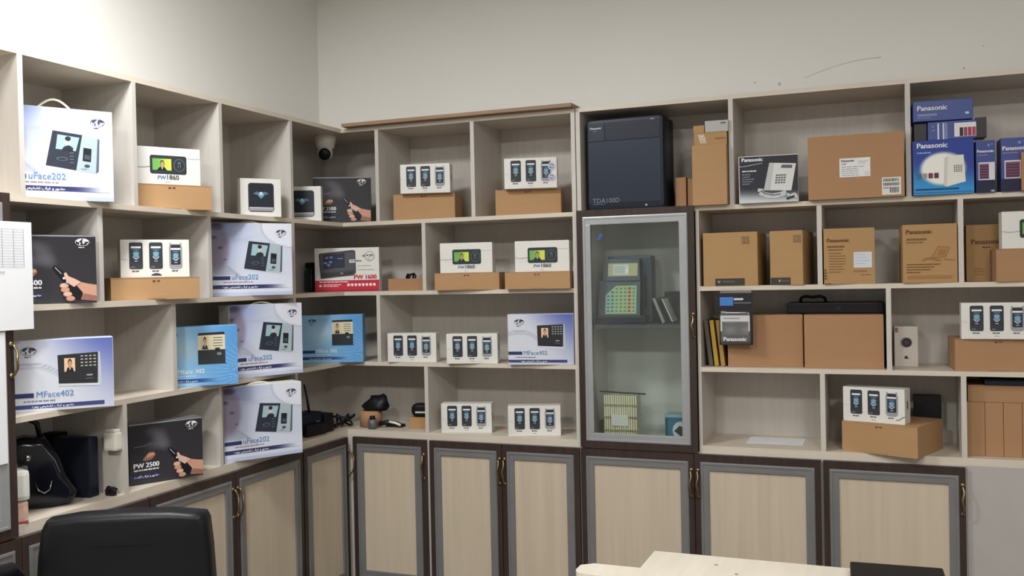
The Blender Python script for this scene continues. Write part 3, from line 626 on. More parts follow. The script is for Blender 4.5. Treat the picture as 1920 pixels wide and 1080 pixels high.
# ---------------------------------------------------------------- telephone exchange cabinet
t = thing('telephone_exchange', 'large dark navy telephone exchange cabinet on top of the glass cabinet', 'telephone exchange', (1.340, .012, ZT[3]), -1.8)
W_, D_, H_ = .331, .19, .385
MB().pillow(rrect(-W_ / 2, 0, W_ / 2, H_, .014), .10, .012, 4, .06).build('front_cover', NAVY, t)
bxo('rear_housing', BLACK, (-W_ / 2 + .006, W_ / 2 - .004, .10, D_, .002, H_ - .006), t, .008)
bxo('lower_panel', NAVYL, (-W_ / 2 + .008, W_ / 2 - .014, .0075, .012, .03, H_ - .10), t, .001); bxo('upper_panel', NAVYL, (-W_ / 2 + .008, -W_ / 2 + .08, .0075, .012, H_ - .095, H_ - .018), t, .001); bxo('upper_panel', NAVY, (-W_ / 2 + .083, W_ / 2 - .014, .0075, .012, H_ - .095, H_ - .018), t, .001)
p = PB(W_, H_); p.text('Panasonic', .06, .205, .885, (216, 220, 226), -14, .05); p.bars(.10, .17, .862, 1, 0, .006, (150, 156, 166), -14); p.build('brand_lettering', t); p = PB(W_, H_); p.text('TDA100D', .075, .43, .085, (132, 138, 148), -14, .0); p.rect(.075, .07, .24, .075, (120, 126, 136), -14); p.build('model_lettering', t); p = PB(W_, H_); p.rect(.84, .945, .89, .955, (150, 158, 168), -14); p.build('indicator', t)
bxo('cover_screw', CHROME, (.085, .093, .006, .012, .012, .02), t, .001)

# ---------------------------------------------------------------- cartons on the right-hand shelves
def plain_carton(label, loc, yaw, W_, D_, H_, m, name='cardboard_carton', group='brown cartons on the right shelves', seam=True, tape=False):
    t = thing(name, label, 'box', loc, yaw, group); carton_body(t, W_, D_, H_, m, .0025)
    if seam: bxo('flap_seam', KRAFTD, (-W_ / 2 + .001, W_ / 2 - .001, D_ / 2 - .0008, D_ / 2 + .0008, H_ - .001, H_ + .0004), t)
    if tape: bxo('tape_strip', mat('packing_tape', rgb(196, 172, 132), .2), (-.024, .024, .003, D_ - .003, H_ - .001, H_ + .0006), t)
    return t
plain_carton('upright plain brown carton beside the telephone exchange, small boxes on top', (1.6965, -.035, ZT[3]), 0, .135, .2, .237, KRAFT)
bx1 = plain_carton('narrow flat brown carton standing right beside the telephone exchange', (1.556, .09, ZT[3]), 0, .045, .19, .128, KRAFT3, group='flat cartons beside the exchange')
plain_carton('narrow flat brown carton standing against the upright plain carton', (1.599, .10, ZT[3]), 0, .034, .19, .122, KRAFT3, group='flat cartons beside the exchange')
t = plain_carton('small taped kraft box lying on the upright plain carton', (1.700, -.02, ZT[3] + .2375), 2, .128, .12, .05, KRAFT2, group='small boxes on the upright carton')
p = PB(.128, .05)
for k in range(4): p.line([(.14 + k * .05, .85), (.22 + k * .05, .15)], .003, (232, 226, 212), 2); p.line([(.30 - k * .04, .8), (.18 + k * .06, .3)], .002, (214, 204, 184), 3)
p.rect(.64, .44, .96, .54, (130, 92, 58), 1); p.build('tape_marks', t)
plain_carton('tiny kraft box topmost beside the grey box above the taped one', (1.654, -.015, ZT[3] + .288), 0, .044, .1, .03, KRAFT2, group='small boxes on the upright carton')
t = plain_carton('small pale grey box topmost beside the shelf divider', (1.7245, -.018, ZT[3] + .288), 2, .09, .1, .045, mat('grey_card', rgb(176, 174, 170), .5, var=.03), group='small boxes on the upright carton', seam=False)
PB(.09, .045).rect(.68, .7, .9, .8, (70, 72, 76)).build('print_mark', t)

# black telephone carton
W_, D_, H_ = .222, .085, .182
t = thing('telephone_carton', 'black and white telephone carton with a white desk phone picture', 'box', (1.920, -.022, ZT[3]), 4); carton_body(t, W_, D_, H_, CARD)
PB(W_, H_).grid(.012, .01, .995, .985, 20, 24, lambda a, b: lerp((206, 210, 216), (44, 46, 54), sm(.02, .34, b + .06 * a)), 0).build('cover_art', t)
p = PB(W_, H_); p.poly([(.42, .26), (.88, .235), (.965, .80), (.52, .84)], (214, 215, 212), 2); p.poly([(.52, .84), (.60, .835), (.53, .26), (.42, .26)], (190, 192, 192), 3); p.poly([(.71, .72), (.895, .705), (.905, .77), (.73, .785)], (92, 96, 100), 4)
for i in range(4):
    for j in range(4): p.rect(.61 + i * .045 + j * .006, .395 + j * .052, .645 + i * .045 + j * .006, .425 + j * .052, (92, 94, 98), 4)
p.line([(.37, .30), (.36, .23), (.42, .17), (.56, .13), (.70, .155), (.80, .2)], .02, (196, 198, 200), 5); p.line([(.37, .25), (.44, .19), (.58, .15), (.7, .17)], .004, (92, 96, 102), 6); p.line([(.78, .18), (.86, .13), (.94, .17), (.97, .08)], .008, (206, 208, 210), 5); p.line([(.80, .06), (.92, .11)], .008, (44, 46, 52), 6)
p.build('telephone_picture', t)
p = PB(W_, H_); p.text('Panasonic', .055, .41, .885, (236, 238, 240), 3, .05); p.build('brand_lettering', t); p = PB(W_, H_); p.line([(.01, .78), (.12, .79), (.40, .84)], .0015, (220, 222, 226), 2); p.build('curve_line', t); p = PB(W_, H_); p.bars(.06, .31, .665, 1, 0, .028, (214, 216, 220), 3, 2); p.bars(.06, .27, .60, 5, .05, .018, (140, 142, 150), 3, 3); p.build('lettering', t)

# large carton with labels
W_, D_, H_ = .338, .25, .238
t = plain_carton('large brown carton with two white labels on the top right shelf', (2.2365, -.034, ZT[3]), 0, W_, D_, H_, KRAFT3)
p = PB(W_, H_); p.rect(.335, .335, .655, .63, (224, 224, 222), 1); p.text('Panasonic', .355, .49, .575, (62, 66, 84), 3, .05); p.bars(.355, .44, .535, 1, 0, .014, (178, 120, 130), 3); p.bars(.355, .64, .49, 5, .033, .01, (150, 154, 164), 3, 5); p.bars(.53, .64, .57, 2, .03, .01, (170, 174, 182), 3, 6); p.ell(.62, .385, .02, .028, (140, 142, 150), 3); p.ell(.62, .385, .016, .022, (224, 224, 222), 4); p.build('shipping_label', t)
p = PB(W_, H_); p.rect(.77, .03, .965, .30, (216, 214, 208), 1); r = random.Random(2)
for v0, v1 in ((.17, .215), (.235, .28)):
    u = .785
    while u < .945: w = r.uniform(.003, .009); p.rect(u, v0, u + w, v1, (70, 70, 74), 3); u += w + r.uniform(.003, .007)
p.bars(.785, .90, .13, 1, 0, .014, (110, 110, 114), 3)
u = .85
while u < .945: w = r.uniform(.003, .01); p.rect(u, .06, u + w, .145, (90, 90, 94), 3); u += w + .005
p.build('barcode_label', t)

# blue telephone cartons
def blue_bg(a, b): return lerp((52, 146, 206), (46, 66, 148), sm(.08, .62, b + .12 * (a - .5)))
W_, D_, H_ = .203, .12, .198
t = thing('telephone_carton', 'bright blue carton with a white telephone in a glowing oval, bottom of the stack', 'box', (2.536, -.018, ZT[3]), 5, 'blue telephone cartons'); carton_body(t, W_, D_, H_, CARDN)
PB(W_, H_).grid(.004, .004, .996, .996, 24, 28, blue_bg, 0).build('cover_art', t)
p = PB(W_, H_); p.grid(.08, .14, .90, .80, 30, 24, lambda a, b: lerp(blue_bg(.08 + .82 * a, .14 + .66 * b), (236, 236, 228), sm(1.0, .78, math.hypot((a - .5) / .5, (b - .5) / .5))), 1)
p.poly([(.50, .16), (.55, .14), (.86, .22), (.83, .71), (.57, .70), (.52, .66)], (226, 224, 214), 2); p.poly([(.50, .16), (.55, .14), (.57, .70), (.52, .66)], (206, 204, 196), 3)
for i in range(4):
    for j in range(4): p.rect(.67 + i * .036, .40 + j * .034, .693 + i * .036, .422 + j * .034, (110, 112, 112), 4)
for i, c_ in enumerate(((62, 104, 138), (150, 154, 136), (120, 52, 68), (92, 48, 66))): p.rr(.06 + i * .095, .30, .135 + i * .095, .40, .003, c_, 4)
p.rect(.03, .085, .75, .115, (24, 58, 110), 2); p.rect(.01, .03, .99, .05, (30, 112, 176), 2); p.build('telephone_picture', t)
p = PB(W_, H_); p.text('Panasonic', .07, .57, .86, (238, 240, 248), 3, .03); p.build('brand_lettering', t); p = PB(W_, H_); p.bars(.07, .38, .76, 1, 0, .026, (150, 170, 226), 3, 7); p.build('lettering', t)
W_, D_, H_ = .198, .12, .074
t = thing('telephone_carton', 'flat royal-blue carton lying topmost on the blue stack', 'box', (2.537, -.022, ZT[3] + .199 + .068), 4, 'blue telephone cartons'); carton_body(t, W_, D_, H_, CARDN)
p = PB(W_, H_); p.text('Panasonic', .07, .57, .53, (226, 228, 240), 3, .03); p.build('brand_lettering', t); p = PB(W_, H_); p.rect(.07, .25, .40, .36, (130, 138, 172), 2); p.bars(.07, .4, .14, 1, 0, .05, (120, 134, 186), 3); p.build('small_print', t); p = PB(W_, H_); p.ell(.9, .3, .035, .06, (196, 204, 226), 3); p.build('badge', t)
W_, D_, H_ = .16, .1, .067
t = thing('telephone_carton', 'blue carton with a white label in the middle of the blue stack', 'box', (2.566, -.010, ZT[3] + .1985), 3, 'blue telephone cartons'); carton_body(t, W_, D_, H_, CARDN); bxo('black_end', CARDK, (W_ / 2 - .0005, W_ / 2 + .034, .004, D_ - .01, .001, H_ + .006), t, .001)
p = PB(W_, H_); p.rect(.55, .12, .997, .86, (222, 220, 222), 1); p.rect(.20, .02, .235, .9, (206, 210, 224), 2); p.rect(.31, .02, .34, .9, (206, 210, 224), 2); p.rect(.35, .02, .41, .9, (120, 134, 180), 2)
for i, c_ in enumerate(((40, 40, 50), (150, 60, 90), (150, 60, 90), (170, 66, 80))): p.rect(.66 + i * .085, .14, .73 + i * .085, .60, c_, 3)
p.bars(.08, .16, .7, 2, .22, .08, (120, 136, 190), 3); p.build('side_label', t)
p = PB(.034, .073)
for v_ in (.78, .35): p.ell(3.07 - .5, v_, .16, .08, (210, 210, 214), -9, n=10)
p.build('cap_dots', t)
t = plain_carton('small black box left of the labelled blue carton in the stack', (2.462, -.006, ZT[3] + .1985), 3, .044, .1, .066, CARDK, group='blue telephone cartons', seam=False)
def bluetall(label, x, y, yaw, W_, H_):
    t = thing('handset_carton', label, 'box', (x, y, ZT[3]), yaw, 'tall blue handset cartons'); carton_body(t, W_, .10, H_, CARDN)
    p = PB(W_, H_); p.rect(.01, .0, .99, .24, (30, 32, 62), 1); p.text('Panasonic', .06, .94, .77, (222, 226, 240), 3, .05); p.bars(.06, .9, .71, 1, 0, .02, (170, 130, 160), 3); p.rect(.12, .24, .97, .58, (214, 214, 222), 2); p.rect(.16, .26, .66, .55, (120, 70, 96), 3)
    for k in range(5): p.rect(.18, .28 + .052 * k, .64, .30 + .052 * k, (60, 44, 72), 4)
    p.rect(.6, .88, .72, .93, (120, 140, 200), 3); p.rect(.8, .9, .86, .94, (120, 140, 200), 3); p.ell(.85, .03, .12, .02, (160, 164, 180), 3); p.build('cover_art', t); return t
bluetall('tall narrow blue handset carton touching the glowing-oval carton', 2.674, -.012, 5, .062, .186)
bluetall('tall blue handset carton at the right picture edge, top shelf', 2.768, -.008, 3, .09, .19)
plain_carton('brown carton cut off by the right picture edge on the top shelf', (2.835, -.145 + .115, ZT[3]), 0, .10, .02, .135, KRAFT3, seam=False)

# second row
def side_printed(label, x, y, yaw, W_, D_, H_):
    t = plain_carton(label, (x, y, ZT[2]), yaw, W_, D_, H_, KRAFT2)
    p = PB(W_, H_); k = .012 / W_; r = random.Random(int(x * 100))
    q = .214 / W_
    for i in range(2):
        for j in range(2):
            u0, v0 = .72 + i * .072 * q, .775 + j * .075
            p.rect(u0, v0, u0 + .06 * q, v0 + .062, (124, 96, 64), 1); p.poly([(u0 + .012 * q, v0 + .02), (u0 + .048 * q, v0 + .02), (u0 + .03 * q, v0 + .05)], (168, 132, 88), 2)
    p.build('stamp_mark', t)
    p = PB(W_, H_); p.rect(.22 if W_ > .2 else .02, .005, .76 if W_ > .2 else .62, .14, (62, 56, 50), 1); p.line([(.27, .10), (.29, .055), (.31, .10)], .002, (206, 200, 190), 2); p.bars(.36, .7, .065, 1, 0, .03, (96, 92, 86), 2); p.build('dark_label', t); return t
side_printed('wide tan carton with a dark base label, second shelf right of glass cabinet', 1.766, -.002, 0, .212, .28, .211)
side_printed('narrower tan carton with a dark base label, left of the shelf divider', 1.980, -.004, -4, .124, .27, .21)
W_, D_, H_ = .182, .2, .211
t = plain_carton('tan telephone carton with a white sticker, second shelf right', (2.209, -.004, ZT[2]), 5, W_, D_, H_, KRAFT2)
p = PB(W_, H_); dk = (104, 66, 30); p.text('Panasonic', .07, .50, .755, dk, 3, .05); p.build('brand_lettering', t); p = PB(W_, H_); p.bars(.07, .42, .66, 1, 0, .03, (120, 84, 44), 3, 2); p.bars(.08, .50, .61, 1, 0, .014, dk, 3, 3); p.bars(.10, .45, .55, 8, .048, .012, (124, 88, 48), 3, 4); p.bars(.02, .2, .01, 1, 0, .012, dk, 3); p.build('lettering', t); p = PB(W_, H_); p.bars(.58, .95, .22, 1, 0, .02, (150, 104, 60), 3, 8); p.bars(.72, .96, .16, 1, 0, .014, (150, 104, 60), 3, 9); p.build('small_print', t); p = PB(W_, H_); p.bars(.01, .06, .24, 4, .05, .03, dk, 3); p.build('edge_print', t)
PB(W_, H_).rect(.585, .29, .94, .57, (206, 212, 218), 1).bars(.61, .92, .52, 4, .055, .012, (170, 176, 184), 2).build('white_sticker', t)
W_, D_, H_ = .184, .2, .215
t = plain_carton('tan telephone carton with a printed phone drawing beside the divider', (2.487, -.006, ZT[2]), 3, W_, D_, H_, KRAFT2)
p = PB(W_, H_); p.text('Panasonic', .07, .54, .84, dk, 3, .05); p.build('brand_lettering', t); p = PB(W_, H_); p.bars(.07, .44, .73, 1, 0, .03, (120, 84, 44), 3, 2); p.bars(.07, .5, .685, 1, 0, .014, dk, 3, 3); p.build('model_lettering', t); p = PB(W_, H_); p.bars(.07, .80, .31, 3, .045, .016, (112, 76, 38), 3, 5); p.bars(.07, .46, .175, 1, 0, .014, dk, 3); p.build('lettering', t); PB(W_, H_).rect(.09, .07, .9, .13, (160, 116, 68), 1).build('pale_band', t)
p = PB(W_, H_); p.poly([(.52, .42), (.78, .44), (.86, .60), (.66, .62)], (168, 124, 76), 1); p.line([(.52, .42), (.66, .62), (.86, .60), (.78, .44), (.52, .42)], .002, (140, 98, 56), 2); p.line([(.36, .37), (.44, .42), (.58, .40), (.70, .38)], .007, (150, 108, 62), 2); p.line([(.75, .40), (.95, .38)], .003, (140, 98, 56), 2)
for i in range(3):
    for j in range(3): p.rect(.65 + i * .045 + j * .01, .47 + j * .035, .68 + i * .045 + j * .01, .49 + j * .035, (140, 98, 56), 3)
p.build('phone_drawing', t)
W_, D_, H_ = .18, .17, .212
t = plain_carton('tan telephone carton set back in shade behind the right edge boxes', (2.706, .13, ZT[2]), 0, W_, D_, H_, KRAFT2)
PB(W_, H_).text('Panasonic', .10, .66, .66, dk, 3, .05).build('brand_lettering', t); PB(W_, H_).bars(.3, .55, .59, 1, 0, .02, dk, 3).build('model_lettering', t); PB(W_, H_).bars(.15, .4, .22, 3, .05, .014, (150, 104, 66), 3).build('small_print', t)

# third row
plain_carton('plain brown carton behind the hanging blister pack, third shelf right', (1.888, .052, ZT[1]), 8, .288, .2, .205, KRAFT3)
plain_carton('plain brown carton against the divider on the third shelf right', (2.182, .040, ZT[1]), 4, .288, .2, .205, KRAFT3)
t = thing('equipment_case', 'black flat case lying on the two plain brown cartons', 'case', (2.150, .13, ZT[1] + .2055), 0)
bxo('case_body', BLACK, (-.185, .175, 0, .16, 0, .044), t, .006); bxo('case_latch', NAVYL, (.0, .02, -.004, .002, .012, .03), t, .001)
MB().tube([(-.14, .08, .043), (-.135, .08, .062), (-.12, .08, .068), (-.09, .08, .064), (-.06, .08, .068), (-.045, .08, .06), (-.04, .08, .043)], .006, 8).build('case_handle', BLACK, t)
for i, (dx, c_, m_) in enumerate(((1.672, 'grey', mat('grey_binding', rgb(92, 84, 76), .6)), (1.695, 'ochre', YELL), (1.720, 'tan', mat('tan_binding', rgb(168, 134, 66), .6, var=.1)))):
    t = thing('folder', ['thin dark grey folder leaning at the shelf side', 'ochre yellow folder leaning between the grey and tan folders', 'tan yellow folder leaning against the plain brown carton'][i], 'folder', (dx + .004, .05, ZT[1] + .0012), 0, 'leaning folders on the third shelf')
    t.rotation_euler = (0, radians(-6), 0)
    mb = MB().box(-.009, -.0075, 0, .2, .001, .185).box(.0055, .007, 0, .2, .001, .185).box(-.009, .007, -.0015, 0, .001, .185); mb.build('cover', m_, t)
    bxo('pages', PAPER, (-.0072, .0052, .002, .195, .004, .18), t)
# hanging blister pack
t = thing('blister_pack', 'black and white blister pack with a blue tab hanging from the shelf edge', 'blister pack', (1.786, -.004, 1.212), 1)
bxo('backing_card', CARDK, (-.066, .064, -.004, -.001, 0, .205), t, .001); MB().pillow(rrect(-.060, .004, .058, .135, .012), .03, .008, 3, -.018).build('clear_bubble', CLEAR, t)
MB().box(-.06, .06, -.0052, -.0045, .205, .228).build('hang_tab', CLEAR, t)
p = PB(.13, .21); p.rect(.02, .74, .42, .90, (68, 122, 196), 9); p.rect(.44, .84, .72, .88, (196, 200, 206), 9); p.rect(.44, .78, .95, .80, (110, 114, 122), 9); p.bars(.05, .3, .62, 1, 0, .02, (150, 154, 160), 9); p.build('top_print', t)
p = PB(.13, .21); p.rect(.03, .26, .90, .555, (214, 214, 214), 9); p.bars(.12, .82, .49, 1, 0, .022, (110, 112, 116), 10, 4); p.grid(.08, .18, .86, .44, 10, 8, lambda a, b: lerp((58, 62, 66), (104, 110, 112), abs(sin(a * 5) * sin(b * 4))), 10); p.text('Panasonic', .12, .80, .075, (238, 238, 238), 10, .06); p.build('front_print', t)
# webcam style camera carton
t = thing('camera_carton', 'small white camera carton with a black lens picture, third shelf right', 'box', (2.404, .15, ZT[1]), 4); carton_body(t, .084, .08, .155, mat('offwhite_card', rgb(206, 200, 190), .5, var=.02))
p = PB(.084, .155); p.ell(.5, .60, .26, .13, (150, 146, 146), 1); p.ell(.52, .60, .21, .115, (52, 44, 52), 2); p.ell(.52, .60, .1, .05, (78, 62, 80), 3); p.build('lens_picture', t); p = PB(.084, .155); p.poly([(.40, .20), (.60, .20), (.52, .27), (.46, .27)], (50, 46, 48), 2); p.build('foot_picture', t); PB(.084, .155).rect(.03, .85, .16, .97, (150, 104, 98), 1).build('corner_label', t)

# lowest right row
tag(bxo('paper_sheet', PAPER, (1.80, 2.02, .10, .25, ZT[0] + .0004, ZT[0] + .0014)), 'white paper lying flat in the empty cell right of the glass cabinet', 'paper')
plain_carton('black box standing behind the angled kraft box', (2.478, .238, ZT[0]), 0, .10, .06, .192, BLACK, name='black_box', group='black boxes', seam=False)
for i in range(4):
    plain_carton(['upright brown carton of the row at lower right, touching the divider', 'second upright brown carton from the divider in the lower right row', 'third upright brown carton from the divider in the lower right row', 'upright brown carton at the lower right picture edge'][i], (2.6345 + i * .0605, .05 + .002 * (i % 2), ZT[0]), 0, .0595, .22, .197, KRAFT3, group='upright cartons in the lower right cell', seam=False)
plain_carton('brown carton lying flat across the upright row at lower right', (2.735, .056, ZT[0] + .1975), 0, .25, .2, .062, KRAFT3, group='upright cartons in the lower right cell', seam=False)
plain_carton('thin navy box on top of the lower right brown cartons', (2.76, .05, ZT[0] + .26), 0, .19, .2, .02, NAVY, name='navy_box', group='black boxes', seam=False)

# ---------------------------------------------------------------- inside the glass cabinet
t = thing('time_clock', 'slate time clock with colourful keypad behind the cabinet glass', 'time clock', (1.305, .07, 1.2925), 4)
bxo('rear_housing', SLATE, (-.075, .115, .07, .17, .0, .285), t, .01)
bxo('base', NAVY, (-.11, .10, -.02, .16, 0, .035), t, .008)
MB().add([(-.10, -.012, .03), (.075, -.012, .03), (.075, .075, .03), (-.10, .075, .03), (-.10, .02, .18), (.075, .02, .18), (.075, .075, .18), (-.10, .075, .18)], [(0, 1, 5, 4), (1, 2, 6, 5), (2, 3, 7, 6), (3, 0, 4, 7), (4, 5, 6, 7), (0, 3, 2, 1)]).build('keypad_housing', SLATE, t)
MB().add([(-.085, .012, .18), (.075, .012, .18), (.075, .08, .18), (-.085, .08, .18), (-.08, .03, .272), (.07, .03, .272), (.07, .08, .272), (-.08, .08, .272)], [(0, 1, 5, 4), (1, 2, 6, 5), (2, 3, 7, 6), (3, 0, 4, 7), (4, 5, 6, 7), (0, 3, 2, 1)]).build('display_housing', SLATE, t)
def slant(zc0, y0_, zc1, y1_): return lambda x_, y_, z_: (x_, y0_ + (y1_ - y0_) * (z_ - zc0) / (zc1 - zc0) + y_, z_)
p = PB(.2, .3); p.rect(.19, .665, .82, .845, (196, 190, 148), 1); p.rr(.30, .685, .63, .825, .002, (226, 232, 232), 2); p.rect(.32, .70, .55, .81, (196, 206, 200), 3); p.poly([(.56, .74), (.62, .70), (.62, .80)], (246, 248, 248), 3)
p.v = [slant(.18, .012, .272, .03)(*q) for q in p.v]; p.build('display_panel', t)
p = PB(.2, .3); q_ = [(.145, .14), (.80, .14), (.80, .53), (.36, .53), (.145, .40)]; p.poly(q_, (176, 196, 150), 1)
for i in range(7):
    for j in range(7):
        u, v_ = .165 + i * .09, .16 + j * .052
        if u + .07 > .8 or (u < .36 and v_ + .035 > .40 + (u - .145) * .6): continue
        p.rect(u, v_, u + .07, v_ + .036, (96, 150, 160) if i < 2 else ((206, 92, 72) if i == 5 else ((140, 178, 120) if i < 5 else (130, 186, 150))), 2); p.rect(u + .02, v_ + .01, u + .05, v_ + .022, (60, 80, 76), 3)
p.v = [slant(.03, -.012, .18, .02)(*q) for q in p.v]; p.build('keypad', t)
bxo('card_slot', BLACK, (.085, .092, .062, .072, .06, .2), t)
t = thing('binder', 'grey pamphlet leaning in the glass cabinet beside the time clock', 'pamphlet', (1.475, .09, 1.2952), 0, 'leaning papers in the glass cabinet'); t.rotation_euler = (0, radians(-22), 0)
bxo('cover', mat('grey_pamphlet', rgb(150, 150, 156), .5, var=.1), (-.006, .006, 0, .16, 0, .11), t, .001)
t = thing('binder', 'dark pamphlet leaning right of the grey one behind the glass', 'pamphlet', (1.505, .09, 1.2965), 0, 'leaning papers in the glass cabinet'); t.rotation_euler = (0, radians(-24), 0)
bxo('cover', BLACK, (-.004, .004, 0, .16, 0, .11), t, .001); bxo('pages', PAPER, (.0045, .008, .004, .15, 0, .105), t)
t = thing('black_box', 'black box standing at the back of the upper glass cabinet shelf', 'box', (1.52, .2, 1.2925), 0, 'black boxes'); carton_body(t, .13, .08, .13, CARDK)
# bundle of cards
t = thing('card_bundle', 'bundle of cream time cards tied with bands behind the cabinet glass', 'card bundle', (1.293, .05, ZT[0]), 3)
me0 = None
for k in range(15):
    if me0 is None: c0 = bxo('card', mat('cream_card', rgb(224, 218, 188), .6, var=.03), (-.0036, .0036, 0, .085, .0, .185), t, .0012); me0 = c0; c0.location = (-.066, 0, 0)
    else: c = me0.copy(); C.objects.link(c); c.parent = t; c.location = (-.066 + k * .0094, random.uniform(-.002, .002), 0)
for z_ in (.035, .09, .14): MB().box(-.0715, .0715, -.004, -.0032, z_, z_ + .007).box(-.0715, .0715, .0885, .0892, z_, z_ + .007).build('rubber_band', mat('band_rubber', rgb(150, 140, 96), .7), t)
bxo('label_card', CARD, (-.038, .034, -.0056, -.0042, .058, .105), t); PB(.14, .18).bars(.28, .68, .52, 3, .06, .02, (150, 160, 160), 12).build('label_print', t)
tag(MB().tube([(1.20, .07, ZT[0] + .198), (1.30, .066, ZT[0] + .194), (1.40, .062, ZT[0] + .192)], .003, 8).build('pencil', BLACK), 'thin dark pencil lying across the bundle of time cards', 'pencil')
t = thing('device_carton', 'small teal blue carton in the bottom of the glass cabinet', 'box', (1.531, .05, ZT[0]), -2); carton_body(t, .10, .08, .106, mat('teal_card', rgb(60, 112, 138), .4, var=.05)); bxo('lid', mat('pale_teal_card', rgb(150, 176, 186), .4), (-.053, .053, -.003, .082, .100, .112), t, .001)
PB(.10, .112).ell(.66, .42, .34, .34, (206, 214, 214), 1).poly([(.38, .40), (.60, .60), (.98, .50), (.98, .30), (.66, .22)], (58, 62, 66), 2).rect(.04, .05, .10, .85, (30, 74, 104), 2).build('cover_art', t)
t = thing('plastic_bag', 'crumpled white plastic scrap beside the teal carton', 'plastic bag', (1.435, .06, ZT[0]), 0); mb = MB(); r = random.Random(4); n = 10
vv = [(.038 * cos(2 * pi * k / n) * r.uniform(.6, 1.1), .03 * sin(2 * pi * k / n) * r.uniform(.6, 1.1), 0) for k in range(n)] + [(.024 * cos(2 * pi * k / n) * r.uniform(.5, 1.2), .02 * sin(2 * pi * k / n), r.uniform(.008, .02)) for k in range(n)] + [(0, 0, .018)]
mb.add(vv, [(k, (k + 1) % n, n + (k + 1) % n, n + k) for k in range(n)] + [(n + k, n + (k + 1) % n, 2 * n) for k in range(n)]); mb.build('crumpled_film', WHITEP, t)

# ---------------------------------------------------------------- corner cells
t = thing('dome_camera', 'white dome security camera hanging in the top corner cell', 'security camera', (-.115, .045, Z[4]), 0)
MB().lathe([(.001, 0), (.050, 0), (.050, -.012), (.047, -.03), (.042, -.05), (.038, -.06), (.001, -.06)], 28).build('camera_base', WHITEP, t)
eye = MB().lathe([(.001, .036)] + [(.036 * sin(pi * k / 10), .036 * cos(pi * k / 10)) for k in range(1, 10)] + [(.001, -.036)], 24, (0, 0, 0)).build('eyeball', WHITEP, t, (0, -.004, -.078))
lens = MB().lathe([(.001, .020), (.0285, .020), (.0285, .030), (.024, .037), (.001, .039)], 24).build('lens_window', BLACK, eye)
from mathutils import Vector
lens.rotation_mode = 'QUATERNION'; lens.rotation_quaternion = Vector((.42, -.85, -.42)).to_track_quat('Z', 'Y')
# tray with connectors in the second corner cell
t = thing('cardboard_tray', 'open cardboard tray of connectors beside the red carton', 'tray', (.292, .09, ZT[2]), 0)
MB().box(-.112, .112, 0, .002, 0, .055).box(-.112, .112, .158, .16, 0, .055).box(-.112, -.11, .002, .158, 0, .055).box(.11, .112, .002, .158, 0, .055).box(-.11, .11, .002, .158, 0, .003).build('tray_body', KRAFT3, t)
def squiggle(n, sx, sy, sz, seed, base):
    r = random.Random(seed); a = [r.uniform(0, 6.28) for _ in range(6)]
    return [(base[0] + sx * sin(k * .55 + a[0]) * cos(k * .13 + a[1]), base[1] + sy * sin(k * .41 + a[2]), base[2] + sz * (.5 + .5 * sin(k * .73 + a[3]))) for k in range(n)]
tag(MB().tube(squiggle(40, .045, .05, .06, 3, (.245, .17, ZT[2] + .018)), .0045, 7).build('cable', BLACK), 'tangled black cable in the cardboard tray', 'cable')
t = thing('connector_bag', 'clear plastic connector bag in the cardboard tray', 'connector bag', (.345, .17, ZT[2] + .004), 0)
MB().pillow([(x * 1.0, z + .045) for x, z in [(.042 * cos(a) * (1 + .12 * sin(3 * a)), .042 * sin(a)) for a in [2 * pi * k / 16 for k in range(16)]]], .05, .02, 4, 0).build('bag_film', CLEAR, t); MB().tube(squiggle(26, .028, .015, .05, 9, (0, 0, .012)), .004, 6).build('connector_wire', SILV, t)
t = thing('jar', 'dark glass jar at the left of the red carton', 'jar', (-.262, .12, ZT[2]), 0); MB().lathe([(.001, 0), (.03, 0), (.032, .01), (.032, .10), (.024, .115), (.024, .12), (.001, .12)], 20).build('jar_glass', mat('dark_jar', rgb(44, 50, 58), .15, var=.1), t); MB().lathe([(.001, .12), (.027, .12), (.027, .142), (.001, .143)], 20).build('jar_lid', BLACK, t)
# bottom corner cell
t = thing('handheld_radio', 'black radio base with an upright antenna in the bottom corner cell', 'radio', (-.06, -.175, ZT[0]), 80)
bxo('radio_body', NAVY, (-.09, .045, 0, .09, 0, .10), t, .008); bxo('front_step', BLACK, (-.085, .04, -.03, .002, 0, .055), t, .006); bxo('speaker_block', BLACK, (.047, .11, -.01, .07, 0, .085), t, .008); MB().tube([(-.005, .03, .09), (-.012, .035, .16), (-.024, .04, .225)], [.006, .005, .004], 8).build('antenna', BLACK, t)
PB(.14, .09).bars(.55, .8, .6, 1, 0, .08, (110, 116, 130), 0).build('badge', t)
tag(MB().tube(squiggle(44, .06, .04, .05, 21, (-.06, .03, ZT[0] + .007)), .005, 7).build('cable', BLACK), 'tangled black cable on the bottom corner shelf', 'cable')
t = thing('adhesive_roll', 'brown tape roll under a crumpled black cloth in the bottom corner', 'tape roll', (.066, .10, ZT[0]), 0)
MB().lathe([(.03, 0), (.052, 0), (.052, .075), (.03, .075)], 28).build('roll', KRAFT3, t)
t = thing('black_cloth', 'crumpled black cloth piled on the brown tape roll', 'cloth', (.085, .11, ZT[0] + .076), 0); r = random.Random(8); n = 14; rows = 5; vv = []
for j in range(rows):
    for k in range(n): a = 2 * pi * k / n; q = (1 - .8 * (j / rows) ** 2.2) * r.uniform(.75, 1.15); vv.append((.075 * q * cos(a) + .02 * j / rows, .05 * q * sin(a), .085 * j / rows * r.uniform(.7, 1.15)))
